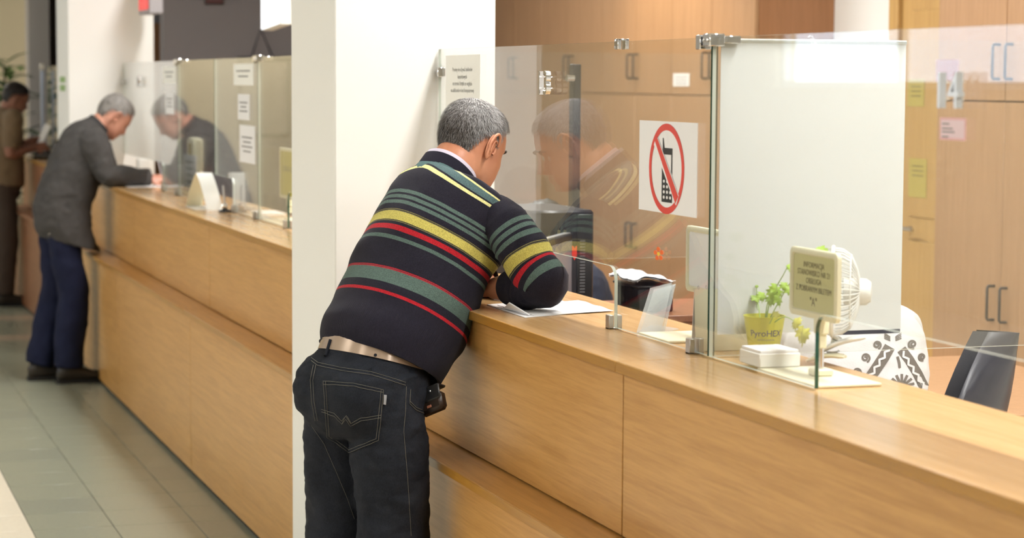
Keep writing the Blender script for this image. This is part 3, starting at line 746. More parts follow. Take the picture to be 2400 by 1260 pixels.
def hand_mb(wrist, direction, palm_n, s=1.0, curl=35, spread=7, thumb_side=1):
    """palm + five fingers; palm_n = normal of the palm side (towards what it rests on)"""
    d = Vector(direction).normalized(); nrm = Vector(palm_n); nrm = (nrm-d*nrm.dot(d)).normalized(); sd = d.cross(nrm)*thumb_side
    w_ = Vector(wrist); mb = MB(); rings = []
    for t, a, b in ((-.02, .026, .021), (0, .027, .020), (.03, .036, .017), (.065, .041, .015), (.088, .041, .0125), (.098, .036, .008)):
        rings.append([w_+d*t*s+(sd*a*math.cos(q)+nrm*b*math.sin(q))*s for q in [2*math.pi*k/16 for k in range(16)]])
    mb.rings(rings, True)
    for i, (off, ln, base) in enumerate(((.030, .072, .090), (.0105, .080, .094), (-.0095, .074, .091), (-.029, .058, .083))):
        p = w_+(d*(base-.012)+sd*off)*s; a = R(spread*(1.2-i*.8)); dirn = (d*math.cos(a)+sd*math.sin(a)).normalized(); pts = [p.copy()]; bend = 0
        for seg in (.45, .30, .25):
            bend += curl*(1.0+.08*i)*(.55 if seg == .45 else .75); dd = dirn*math.cos(R(bend))+nrm*math.sin(R(bend))
            for _ in range(2): p = p+dd*ln*seg*s*.5; pts.append(p.copy())
        mb.tube(pts, [.0098*s, .0095*s, .009*s, .0088*s, .0082*s, .0078*s, .0055*s], 10)
    p = w_+(d*.022+sd*.030+nrm*.004)*s; pts = [p.copy()]; dirn = (d*.72+sd*.62+nrm*.25).normalized()
    for k, seg in enumerate((.028, .028, .024)):
        p = p+dirn*seg*s; pts.append(p.copy()); dirn = (dirn+d*.28-sd*.16+nrm*.1).normalized()
    mb.tube(pts, [.013*s, .0115*s, .0105*s, .007*s], 10)
    return mb
def ellring(c, e1, e2, a, b, n=32, p=2.2):
    o = []
    for k in range(n):
        q = 2*math.pi*k/n; cx, sy = math.cos(q), math.sin(q); e = 2/p
        o.append(c+e1*a*math.copysign(abs(cx)**e, cx)+e2*b*math.copysign(abs(sy)**e, sy))
    return o
def smooth_path(pts, vals, n):
    """Catmull-Rom through pts with interpolated values"""
    P = [Vector(p) for p in pts]; K = len(P); op = []; ov = []
    for i in range(K-1):
        p0, p1, p2, p3 = P[max(i-1, 0)], P[i], P[i+1], P[min(i+2, K-1)]
        v0, v1, v2, v3 = [np.array(vals[j], float) for j in (max(i-1, 0), i, i+1, min(i+2, K-1))]
        for k in range(n):
            t = k/n; b = [.5*(-t+2*t*t-t**3), .5*(2-5*t*t+3*t**3), .5*(t+4*t*t-3*t**3), .5*(-t*t+t**3)]
            op.append(p0*b[0]+p1*b[1]+p2*b[2]+p3*b[3]); ov.append(v0*b[0]+v1*b[1]+v2*b[2]+v3*b[3])
    op.append(P[-1]); ov.append(np.array(vals[-1], float)); return op, ov
def limb(pts, rad, n=24, seg=6, wr=0., wscale=30., ref=None, caps=True, want_len=False):
    """tapered limb with optional wrinkles; rad: list of r or (a, b)"""
    vals = [(r, r) if not isinstance(r, (tuple, list)) else r for r in rad]
    P, V = smooth_path(pts, vals, seg); rings = []; prev = None; L = 0; Ls = []
    for i, p in enumerate(P):
        t = (P[min(i+1, len(P)-1)]-P[max(i-1, 0)]).normalized()
        if prev is None: e1 = (Vector(ref)-t*Vector(ref).dot(t)).normalized() if ref is not None else t.orthogonal().normalized()
        else: e1 = (prev-t*prev.dot(t)).normalized()
        prev = e1; e2 = t.cross(e1)
        if i: L += (p-P[i-1]).length
        ring = ellring(p, e1, e2, V[i][0], V[i][1], n, 2.0)
        if wr:
            ring = [q+(q-p).normalized()*wr*(noise.noise(Vector((q.x, q.y, q.z*1.0))*wscale)+.8*noise.noise(Vector((L*55+noise.noise(q*9)*3, 3, 1)))) for q in ring]
        rings.append(ring); Ls += [L]*n
    mb = MB()
    if want_len: mb.rings(rings, caps, len=Ls)
    else: mb.rings(rings, caps)
    return mb
def facing(deg): 
    F = Vector((math.sin(R(deg)), math.cos(R(deg)), 0)); return F, Vector((F.y, -F.x, 0))
def cloth_noise(mb, amp, scale, ani=(1, 1, 1)):
    nm = [Vector((0, 0, 0)) for _ in mb.v]
    for f in mb.f:
        if len(f) > 4: continue
        nn = (mb.v[f[1]]-mb.v[f[0]]).cross(mb.v[f[-1]]-mb.v[f[0]])
        for i in f: nm[i] += nn
    out = MB(); out.f = mb.f; out.m = mb.m; out.sm = mb.sm; out.attr = mb.attr
    out.v = [p+(nm[i].normalized()*amp*(noise.noise(Vector((p.x*ani[0], p.y*ani[1], p.z*ani[2]))*scale)+.5*noise.noise(Vector((p.x*ani[0], p.y*ani[1], p.z*ani[2]))*scale*2.3)) if nm[i].length > 0 else p*0) for i, p in enumerate(mb.v)]
    return out

# ================================================================== the man in the striped sweater
SK1 = skinmat('skin_tan', (.60, .27, .155), (.50, .195, .105))
FA = 65.2
F1, R1 = facing(FA); O1 = Vector((1.33, 5.373, 0)); Z1 = Vector((0, 0, 1))
def L1(f, r, z): return O1+F1*f+R1*r+Z1*z
def tors(f, z, a, b, lean, r=0): return (L1(f, r, z), R1, F1*math.cos(R(lean))-Z1*math.sin(R(lean)), a, b)
TORSO = [(.056, .918, .171, .144, 28), (.066, .942, .178, .154, 28), (.086, .976, .181, .161, 28), (.118, 1.015, .179, .162, 28), (.156, 1.080, .178, .161, 30), (.188, 1.145, .180, .158, 32),
         (.210, 1.205, .182, .144, 34), (.224, 1.252, .186, .129, 36), (.236, 1.288, .188, .116, 39), (.247, 1.318, .170, .104, 42), (.257, 1.343, .132, .089, 44), (.265, 1.360, .084, .075, 46)]
def torso_mb(scale=1.0, n=64, seg=5, grow=0.):
    P, V = smooth_path([L1(f, .014*math.exp(-((z-1.29)/.085)**2), z) for f, z, a, b, l in TORSO], [(a, b, l) for f, z, a, b, l in TORSO], seg)
    rings = []; Ls = []; L = 0; tot = sum((P[i]-P[i-1]).length for i in range(1, len(P)))
    for i, p in enumerate(P):
        if i: L += (P[i]-P[i-1]).length
        a, b, l = V[i]; e2 = F1*math.cos(R(l))-Z1*math.sin(R(l))
        tt = i/(len(P)-1); ring = ellring(p, R1, e2, a*scale+grow, b*scale+grow, n, 2.25+.8*math.exp(-((tt-.76)/.15)**2))
        gz = math.exp(-((p.z-1.285)/.075)**2)
        for k_, q_ in enumerate(ring):      # arms reach forward: the shoulders roll to the front
            r_ = (q_-O1).dot(R1); s_ = min(1, max(0, (abs(r_)-.04)/.13)); s_ = s_*s_*(3-2*s_)*gz
            ring[k_] = q_+F1*.066*s_+R1*(math.copysign(.020, r_) if r_ > 0 else 0)*s_+Z1*.006*s_
        rings.append(ring); Ls += [tot-L]*n
    return rings, Ls
sh_r = L1(.285, .158, 1.282); el_r = Vector((1.752, 5.215, 1.118)); wr_r = Vector((1.672, 5.375, 1.098))
sh_l = L1(.285, -.135, 1.282); el_l = L1(.44, -.24, 1.112); wr_l = L1(.46, -.04, 1.088)
HM1 = head_matrix(L1(.362, .004, 1.455), 64, 24, -4, .925)
HL = head_local(fat=.004)
bodyp = MB()
rg, _ = torso_mb(.92, 40, 3); bodyp.rings(rg[7:], True)
bodyp.join(limb([L1(.11, 0, 1.03), L1(.06, 0, .95), L1(.015, 0, .86), L1(.004, 0, .80)], [.125, .105, .115, .10], 20, 3))
bodyp.join(xf(HL, HM1))
nb = HM1 @ Vector((0, -.040, -.055)); nt_ = L1(.262, 0, 1.35)
bodyp.join(limb([nb+(nb-nt_)*.25, nb, (nb+nt_)/2+F1*-.004, nt_, nt_-(nb-nt_)*.5], [.052, .060, .063, .068, .072], 24, 4))
for s_, e_, w_, hd in ((sh_r+R1*.022, el_r, wr_r, 1), (sh_l-R1*.01, el_l, wr_l, -1)):
    bodyp.join(limb([s_, (s_+e_)/2, e_, (e_+w_)/2, w_], [.056, .05, .042, .040, .028], 16, 4))
hd_r = (wr_r-el_r).normalized()
bodyp.join(hand_mb(wr_r, Vector((-.62, .66, -.12)), (.25, .1, -1), .98, 30, 6, -1))
bodyp.join(hand_mb(wr_l, L1(.5, .25, 1.07)-wr_l, (0, 0, -1), .98, 25, 6, 1))
hipL, hipR = L1(.0, -.092, .86), L1(.0, .092, .86)
LEG_R = [L1(.0, .085, .90), L1(.014, .090, .72), L1(.026, .090, .49), L1(.0, .092, .28), L1(-.02, .095, .09)]
LEG_L = [L1(.0, -.085, .90), L1(-.006, -.088, .72), L1(-.004, -.090, .49), L1(-.03, -.092, .28), L1(-.06, -.095, .09)]
for lg in (LEG_R, LEG_L): bodyp.join(limb(lg, [.08, .076, .058, .05, .036], 16, 3))
body = remesh(bodyp, .0042, 3)
for s in (1, -1): body.join(xf(ear_local(s), HM1))
MAN = thing('person', 'man in a navy sweater with yellow, red and green stripes leaning on the counter', 'person', O1)
part('body', body, SK1, MAN, angle=80)
# eyes
for s in (1, -1):
    ey = MB().lathe([(.0001, -.0115), (.0075, -.0088), (.0115, 0), (.0075, .0088), (.0001, .0115)], HM1 @ Matrix.Translation((s*.031, .073, -.009)), 16)
    part('eye', ey, plain('eye_white', (.75, .72, .68), .2) if s == 1 else bpy.data.materials['eye_white'], MAN)
HAIR1 = hairmat('grey_hair', (.045, .036, .031), (.68, .655, .65))
hm = hair_cap(HL, HM1, .0055, .007, .3)
def cap_tone(p):
    q = HM1.inverted() @ p; f_ = min(1, max(0, (q.y-.015)/.05))
    return (.10+.55*max(0, min(1, (q.z+.01)/.1)))*(1-.75*f_)
hm.attr['tone'] = [cap_tone(p) for p in hm.v]
hs = hair_strands(HL, HM1, 17000, .021, .00055, .0055); hm.join(hs)
part('hair', hm, HAIR1, MAN, 'short greying hair', angle=80)
br = MB()
for s in (1, -1):
    br.tube([HM1 @ Vector((s*x, y, z)) for x, y, z in ((.012, .0985, .013), (.025, .0985, .018), (.04, .090, .017), (.052, .078, .011))], [.002, .004, .0035, .0015], 6)
part('eyebrows', br, plain('brow_hair', (.06, .05, .045), .8), MAN, kind='stuff')

# sweater with knitted stripes
def sweater_mat():
    m, nt, p, N, Lk = newmat('striped_knit')
    a = N.new('ShaderNodeAttribute'); a.attribute_name = 'len'
    tc = N.new('ShaderNodeTexCoord')
    nz = N.new('ShaderNodeTexNoise'); nz.inputs['Scale'].default_value = 420; nz.inputs['Detail'].default_value = 2; Lk.new(tc.outputs['Object'], nz.inputs['Vector'])
    navy = (.0155, .0140, .0225); green = (.080, .120, .105); yel = (.46, .40, .10); red = (.36, .014, .022); teal = (.075, .12, .125); pale = (.62, .58, .26)
    dy = (.17, .15, .06)
    tb = [(-.03, navy), (-.013, pale), (-.010, teal), (.011, navy), (.0155, pale), (.026, navy), (.094, green), (.107, navy), (.1135, green), (.1265, navy), (.133, green), (.1465, navy), (.1660, dy), (.1685, navy), (.1705, dy), (.1720, navy), (.1735, yel), (.2035, navy), (.206, dy), (.2085, navy),
          (.2185, red), (.2355, navy), (.2510, green), (.2645, navy), (.350, red), (.3525, (.11, .03, .04)), (.3545, red), (.3565, (.11, .03, .04)), (.3585, green), (.4000, navy), (.423, red), (.4340, navy)]
    tb = [((d_+.03)/1.05, c_) for d_, c_ in tb]
    cr = N.new('ShaderNodeValToRGB'); cr.color_ramp.interpolation = 'CONSTANT'
    el = cr.color_ramp.elements; el[0].position = 0; el[0].color = (*tb[0][1], 1); el[1].position = min(.999, tb[1][0]/.6); el[1].color = (*tb[1][1], 1)
    for d, c in tb[2:]:
        e = el.new(d/.6); e.color = (*c, 1)
    dv = N.new('ShaderNodeMath'); dv.operation = 'MULTIPLY_ADD'; dv.inputs[1].default_value = 1/.63; dv.inputs[2].default_value = .03/.63; Lk.new(a.outputs['Fac'], dv.inputs[0]); Lk.new(dv.outputs[0], cr.inputs[0])
    mr = N.new('ShaderNodeMapRange'); mr.inputs[1].default_value = .3; mr.inputs[2].default_value = .7; mr.inputs[3].default_value = .72; mr.inputs[4].default_value = 1.3; Lk.new(nz.outputs['Fac'], mr.inputs[0])
    mx = N.new('ShaderNodeMix'); mx.data_type = 'RGBA'; mx.blend_type = 'MULTIPLY'; mx.inputs[0].default_value = 1; Lk.new(cr.outputs[0], mx.inputs[6]); Lk.new(mr.outputs[0], mx.inputs[7])
    Lk.new(mx.outputs[2], p.inputs['Base Color']); p.inputs['Roughness'].default_value = .95; p.inputs['Specular IOR Level'].default_value = .15; p.inputs['Sheen Weight'].default_value = .05
    wv = N.new('ShaderNodeTexWave'); wv.inputs['Scale'].default_value = 1; an = N.new('ShaderNodeAttribute'); an.attribute_name = 'ang'
    sn = N.new('ShaderNodeMath'); sn.operation = 'SINE'; ml = N.new('ShaderNodeMath'); ml.operation = 'MULTIPLY'; ml.inputs[1].default_value = 210; Lk.new(an.outputs['Fac'], ml.inputs[0]); Lk.new(ml.outputs[0], sn.inputs[0])
    b = N.new('ShaderNodeBump'); b.inputs['Strength'].default_value = .25; b.inputs['Distance'].default_value = .001
    ad = N.new('ShaderNodeMath'); ad.operation = 'ADD'; Lk.new(nz.outputs['Fac'], ad.inputs[0])
    gt = N.new('ShaderNodeMath'); gt.operation = 'GREATER_THAN'; gt.inputs[1].default_value = .478; Lk.new(a.outputs['Fac'], gt.inputs[0])
    m2 = N.new('ShaderNodeMath'); m2.operation = 'MULTIPLY'; Lk.new(sn.outputs[0], m2.inputs[0]); Lk.new(gt.outputs[0], m2.inputs[1]); Lk.new(m2.outputs[0], ad.inputs[1])
    Lk.new(ad.outputs[0], b.inputs['Height']); Lk.new(b.outputs[0], p.inputs['Normal']); return m
rg, Ls = torso_mb(1.0, 96, 7)
sw = MB(); n_ = len(rg[0])
# hem turns in below the last ribbed ring
angs = [(j % n_)/n_*math.pi*2 if (j % n_) < n_/2 else (1-(j % n_)/n_)*math.pi*2 for j in range(len(Ls))]
tot = max(Ls)
AX = F1*math.sin(R(31))+Z1*math.cos(R(31)); NB = L1(.214, 0, 1.413)
def stripe_len(p):
    d = AX.dot(NB-p); r_ = abs((p-O1).dot(R1))
    return max(-.029, d*1.19-.015+.020*math.exp(-(d/.045)**2)-.42*r_*r_/(r_+.06)*max(0, 1-d/.30))
sw.rings(rg, False, len=[stripe_len(p) for r_ in rg for p in r_], ang=angs)
sw = cloth_noise(sw, .0055, 7.5, (1, 1, 1.6))
inner = [[p+(sum(r_, Vector())/len(r_)-p)*.05 for p in r_] for r_ in (rg[0],)]
hem = MB(); hem.rings([rg[0], inner[0]], False, len=[.56]*(2*n_), ang=angs[:n_]*2); sw.join(hem)
slv = limb([L1(.262, .125, 1.283), sh_r+R1*.022, sh_r.lerp(el_r, .4)+R1*.010+Vector((.004, -.006, .010)), sh_r.lerp(el_r, .75)+R1*.01, el_r+Vector((.004, -.012, .004)), el_r.lerp(wr_r, .28)+Z1*-.004, el_r.lerp(wr_r, .5), el_r.lerp(wr_r, .70)],
           [(.038, .038), (.057, .055), (.067, .063), (.066, .062), (.060, .056), (.055, .051), (.050, .046), (.044, .042)], 48, 9, .0058, 16, F1, False, True)
slv.attr['len'] = [min(.30, max(.0285, l*1.02-.020)) for l in slv.attr['len']]
slv.attr['ang'] = [0]*len(slv.v)
sll = limb([L1(.262, -.105, 1.283), sh_l-R1*.014, sh_l.lerp(el_l, .5)-R1*.01, el_l, el_l.lerp(wr_l, .5), wr_l], [(.038, .038), (.058, .056), (.066, .064), (.056, .052), (.05, .046), (.042, .04)], 32, 6, .003, 16, F1, False, True)
sll.attr['len'] = [max(.0285, l*.95-.030) for l in sll.attr['len']]; sll.attr['ang'] = [0]*len(sll.v)
SW = part('sweater', sw.join(slv).join(sll), sweater_mat(), MAN, 'navy knitted sweater with yellow, red and green stripes', angle=75)
# collars
def collar(c0, c1, ra, rb, th, mat, nm, lab, lean=40, op=0):
    e2 = F1*math.cos(R(lean))-Z1*math.sin(R(lean)); up = F1*math.sin(R(lean))+Z1*math.cos(R(lean))
    rr = [ellring(c0, R1, e2, ra[0], ra[1], 40), ellring(c1, R1, e2, rb[0], rb[1], 40), ellring(c1+up*.002, R1, e2, rb[0]-th*.5, rb[1]-th*.5, 40), ellring(c1, R1, e2, rb[0]-th, rb[1]-th, 40), ellring(c0, R1, e2, ra[0]-th, ra[1]-th, 40)]
    part(nm, MB().rings(rr, False), mat, MAN, lab, angle=70)
M_navyk = plain('navy_knit', (.0155, .014, .0225), .95, spec=.1, bump=.3, scale=500)
M_tealk = plain('teal_knit', (.075, .125, .125), .95, spec=.1, bump=.4, scale=450)
M_shirt = plain('lilac_shirt', (.55, .50, .60), .8, bump=.1, scale=500)
cb = L1(.262, 0, 1.362)
collar(cb-Z1*.012-F1*.008, cb+Z1*.010+F1*.010, (.088, .082), (.080, .076), .008, M_tealk, 'sweater_collar', 'teal ribbed collar')
collar(cb+Z1*.000, cb+Z1*.034+F1*.026, (.079, .076), (.073, .073), .005, M_navyk, 'inner_collar', 'navy inner collar')
collar(cb+Z1*.000, cb+Z1*.042+F1*.032, (.074, .072), (.0695, .070), .003, M_shirt, 'shirt_collar', 'pale lilac shirt collar')

# jeans: pelvis and two legs grown into one cloth
def denim(name, c0, c1):
    m, nt, p, N, Lk = newmat(name)
    tc = N.new('ShaderNodeTexCoord'); n1 = N.new('ShaderNodeTexNoise'); n1.inputs['Scale'].default_value = 9; n1.inputs['Detail'].default_value = 6
    n2 = N.new('ShaderNodeTexNoise'); n2.inputs['Scale'].default_value = 600; mp = N.new('ShaderNodeMapping'); mp.inputs['Scale'].default_value = (1, 1, .35)
    Lk.new(tc.outputs['Object'], n1.inputs['Vector']); Lk.new(tc.outputs['Object'], mp.inputs[0]); Lk.new(mp.outputs[0], n2.inputs['Vector'])
    cr = N.new('ShaderNodeValToRGB'); cr.color_ramp.elements[0].position = .35; cr.color_ramp.elements[1].position = .75; cr.color_ramp.elements[0].color = (*c0, 1); cr.color_ramp.elements[1].color = (*c1, 1)
    ad = N.new('ShaderNodeMath'); ad.operation = 'MULTIPLY_ADD'; ad.inputs[1].default_value = .45; Lk.new(n2.outputs['Fac'], ad.inputs[0])
    ml = N.new('ShaderNodeMath'); ml.operation = 'MULTIPLY'; ml.inputs[1].default_value = .55; Lk.new(n1.outputs['Fac'], ml.inputs[0]); Lk.new(ml.outputs[0], ad.inputs[2])
    Lk.new(ad.outputs[0], cr.inputs[0]); Lk.new(cr.outputs[0], p.inputs['Base Color']); p.inputs['Roughness'].default_value = .85; p.inputs['Specular IOR Level'].default_value = .2
    b = N.new('ShaderNodeBump'); b.inputs['Strength'].default_value = .2; b.inputs['Distance'].default_value = .001; Lk.new(n2.outputs['Fac'], b.inputs['Height']); Lk.new(b.outputs[0], p.inputs['Normal'])
    return m
M_jean = denim('dark_denim', (.006, .0072, .011), (.026, .030, .040))
M_stitch = plain('stitch_thread', (.13, .125, .10), .8)
jm = MB(); PEL = [(.040, .938, .144, .120, 14), (.030, .912, .154, .129, 15), (.012, .870, .170, .144, 16), (.004, .83, .170, .142, 6), (.004, .78, .164, .126, 0), (.006, .74, .12, .09, 0)]
P_, V_ = smooth_path([L1(f, 0, z) for f, z, a, b, l in PEL], [(a, b, l) for f, z, a, b, l in PEL], 5)
jm.rings([ellring(p, R1, F1*math.cos(R(v[2]))-Z1*math.sin(R(v[2])), v[0], v[1], 48, 2.25) for p, v in zip(P_, V_)], True)
for s in (1, -1):   # seat
    jm.join(xf(MB().lathe([(.001, -1), (.5, -.87), (.87, -.5), (1, 0), (.87, .5), (.5, .87), (.001, 1)], None, 24), Matrix.Translation(L1(-.060, s*.070, .850)) @ Matrix.Diagonal((.083, .083, .095, 1))))
for lg, k_ in ((LEG_R, 1.0), (LEG_L, .92)): jm.join(limb(lg, [(.084*k_, .088*k_), (.092*k_, .096*k_), (.089*k_, .092*k_), (.085*k_, .088*k_), (.088*k_, .092*k_)], 32, 8, .004, 14))
jb = remesh(jm, .0055, 5)
jb = cloth_noise(jb, .0055, 9, (1, 1, 1.5)); jb = cloth_noise(jb, .0022, 26, (1, 1, 2.2))
JEANS = part('jeans', jb, M_jean, MAN, 'dark blue-black denim jeans', angle=80)
JB = bvh(jb)
def on(tree, u, v, off=.0015):
    d = ray(u, v).normalized(); h = tree.ray_cast(CAMP, d)
    if h[0] is None: return None
    nn = h[1] if h[1].dot(d) < 0 else -h[1]
    return h[0]+nn*off
def px_line(tree, pts, r, off=.001, step=6, wob=0):
    out = []
    for (a, b) in zip(pts, pts[1:]):
        k = max(1, int(math.hypot(b[0]-a[0], b[1]-a[1])/step))
        for i in range(k): out.append((a[0]+(b[0]-a[0])*i/k, a[1]+(b[1]-a[1])*i/k))
    out.append(pts[-1]); q = [on(tree, u, v, off) for u, v in out]; q = [p for p in q if p is not None]
    return MB().tube(q, r, 5) if len(q) > 1 else MB()
def px_patch(tree, poly, off, thick, step=7):
    """cloth patch following the surface: quad (4 corner) patch from pixels"""
    (a, b, c, d) = poly; nu = max(2, int(math.hypot(b[0]-a[0], b[1]-a[1])/step)); nv = max(2, int(math.hypot(d[0]-a[0], d[1]-a[1])/step)); top = []; bot = []
    for j in range(nv+1):
        for i in range(nu+1):
            s, t_ = i/nu, j/nv
            u = (a[0]*(1-s)+b[0]*s)*(1-t_)+(d[0]*(1-s)+c[0]*s)*t_; v = (a[1]*(1-s)+b[1]*s)*(1-t_)+(d[1]*(1-s)+c[1]*s)*t_
            p = on(tree, u, v, off); q = on(tree, u, v, off-thick)
            if p is None: return MB()
            top.append(p); bot.append(q)
    n1 = nu+1; fs = [(j*n1+i, j*n1+i+1, (j+1)*n1+i+1, (j+1)*n1+i) for j in range(nv) for i in range(nu)]
    K = len(top); fs += [tuple(reversed([x+K for x in f])) for f in list(fs)]
    edge = [i for i in range(n1)]+[j*n1+nu for j in range(1, nv+1)]+[nv*n1+i for i in range(nu-1, -1, -1)]+[j*n1 for j in range(nv-1, 0, -1)]
    fs += [(edge[i], edge[(i+1) % len(edge)], edge[(i+1) % len(edge)]+K, edge[i]+K) for i in range(len(edge))]
    return MB().add(top+bot, fs, 0, True)
pk = px_patch(JB, [(762, 892), (898, 912), (886, 1030), (768, 1022)], .0028, .0025)
pk2 = px_patch(JB, [(768, 1020), (886, 1028), (826, 1060), (818, 1058)], .0028, .0025)
if pk.v: 
    PKO = part('back_pocket', pk.join(pk2), M_jean, JEANS, angle=80); 
pks = MB()
for off_ in (0, 7):
    pks.join(px_line(JB, [(760+off_*.8, 892+off_*.2), (768+off_*.8, 1022-off_*.3), (820, 1061-off_), (888-off_*.8, 1030-off_*.5), (898-off_*.8, 914)], .0006, .0036))
    pks.join(px_line(JB, [(760, 893+off_), (830, 898+off_), (898, 913+off_)], .0006, .0036))
for off_ in (0, 6):
    pks.join(px_line(JB, [(756, 958+off_), (785, 967+off_), (803, 985+off_), (812, 975+off_), (822, 990+off_), (845, 978+off_), (893, 972+off_)], .0006, .0036))
pks.join(px_line(JB, [(803, 990), (813, 972), (824, 990)], .0006, .0036))
# yoke, centre back, side and waistband seams
for off_ in (0, 7):
    pks.join(px_line(JB, [(730, 845-off_), (745, 856-off_), (800, 868-off_), (870, 878-off_), (950, 902-off_)], .0006, .0012))
for off_ in (0, 6): pks.join(px_line(JB, [(735+off_, 855), (728+off_, 890), (731+off_, 940), (739+off_, 985)], .0006, .0012))
pks.join(px_line(JB, [(952, 905), (950, 960), (946, 1010), (950, 1060), (955, 1120), (960, 1200), (963, 1255)], .0006, .0012))
pks.join(px_line(JB, [(730, 995), (760, 1040), (790, 1110), (815, 1170), (830, 1215)], .0005, .0012))
for off_ in (0, 6): pks.join(px_line(JB, [(962, 912), (960, 945-off_), (975, 960-off_), (993, 968-off_)], .0006, .0012))
part('stitching', pks, M_stitch, JEANS, 'pale thread stitching', kind='stuff')
lb = px_patch(JB, [(899, 925), (905, 926), (904, 947), (898, 946)], .005, .002, 4)
if lb.v: part('label_tab', lb, plain('tab_grey', (.30, .31, .33), .7), JEANS, 'small grey pocket tab')
# belt under the hem
bl = MB(); e2 = F1*math.cos(R(17))-Z1*math.sin(R(17)); upb = F1*math.sin(R(17))+Z1*math.cos(R(17))
bc = L1(.040, 0, .922)
bl.rings([ellring(bc, R1, e2, .153, .130, 56, 2.25), ellring(bc+upb*.042, R1, e2, .148, .125, 56, 2.25), ellring(bc+upb*.042, R1, e2, .145, .122, 56, 2.25), ellring(bc, R1, e2, .145, .122, 56, 2.25)], False, closed=True)
BELT = part('belt', bl, plain('tan_belt', (.36, .27, .20), .2, .25), MAN, 'shiny tan leather belt')
lp = MB()
for (u, v0, v1) in ((772, 790, 838), (905, 840, 880)):
    pass
BLT = bvh(bl)
for (ua, va, ub, vb) in ((776, 796, 764, 836), (880, 832, 868, 868)):
    q = [on(BLT, ua, va, .002) or on(JB, ua, va, .004), on(BLT, (ua+ub)/2, (va+vb)/2, .002) or on(JB, (ua+ub)/2, (va+vb)/2, .004), on(JB, ub, vb, .004)]
    q = [p for p in q if p is not None]
    if len(q) > 1: part('belt_loop', MB().tube(q, .0042, 6), M_jean, JEANS)
# phone pouch on the hip
c_ = at(1012, 940, Y=5.268)
_px = (_r*math.cos(R(24))+_u2*math.sin(R(24))); _pz = (_u2*math.cos(R(24))-_r*math.sin(R(24))); _py = _f
pm = Matrix.Translation(c_) @ Matrix((_px, _py, _pz)).transposed().to_4x4() @ Matrix.Rotation(R(-28), 4, 'Z') @ Matrix.Rotation(R(-24), 4, 'X') @ Matrix.Scale(1.08, 4)
POUCH = thing('phone_pouch', 'small dark brown leather phone pouch on the belt of the sweater man', 'pouch', c_)
part('pouch_body', MB().box(-.034, .034, -.014, .014, -.028, .016, .007, M=pm), plain('brown_leather', (.022, .011, .006), .45, bump=.2, scale=120), POUCH)
part('flap', MB().box(-.036, .036, -.017, -.011, -.004, .030, .003, M=pm).box(-.036, .036, -.017, .016, .024, .031, .003, M=pm), plain('black_leather', (.012, .011, .011), .4, bump=.2, scale=120), POUCH)
part('stud', MB().lathe([(.0035, 0), (.0035, .002), (.001, .003)], pm @ Matrix.Translation((.012, -.017, .018)) @ Matrix.Rotation(R(90), 4, 'X'), 10), M_chrome, POUCH)
part('logo_plate', MB().box(-.006, .006, -.0155, -.0138, -.018, -.012, .0005, M=pm), plain('copper_plate', (.5, .2, .12), .4, .4), POUCH)
# shoes (below the frame)
def shoe(c, Fd, Rd, mat, sole, parent, k=1.0):
    rings = []
    for t, w_, h, zc in ((-.09, .022, .030, .035), (-.075, .034, .045, .048), (-.03, .038, .05, .052), (.03, .040, .040, .044), (.09, .045, .030, .034), (.14, .042, .024, .028), (.175, .028, .018, .022), (.187, .010, .010, .016)):
        rings.append(ellring(c+Fd*t*k+Vector((0, 0, (zc+.008)*k)), Rd, Vector((0, 0, 1)), w_*k, h*k, 20, 2.4))
    part('shoe', MB().rings(rings, True), mat, parent, angle=70)
    sl = MB(); out = [(-.095, .018), (-.085, .032), (-.04, .037), (.02, .038), (.09, .047), (.14, .045), (.175, .030), (.190, .010)]
    loop = [(a, b) for a, b in out]+[(a, -b) for a, b in reversed(out)]
    sl.prism(loop, lambda a, b, t: c+Fd*a*k+Rd*b*k+Vector((0, 0, t)), .0, .020*k); part('sole', sl, sole, parent)
M_shoe = plain('dark_brown_shoe', (.022, .015, .009), .45); M_sole = plain('black_sole', (.01, .009, .008), .7)
for lg in (LEG_R, LEG_L): shoe(Vector((lg[-1].x, lg[-1].y, 0))+F1*.03, F1, R1, M_shoe, M_sole, MAN)

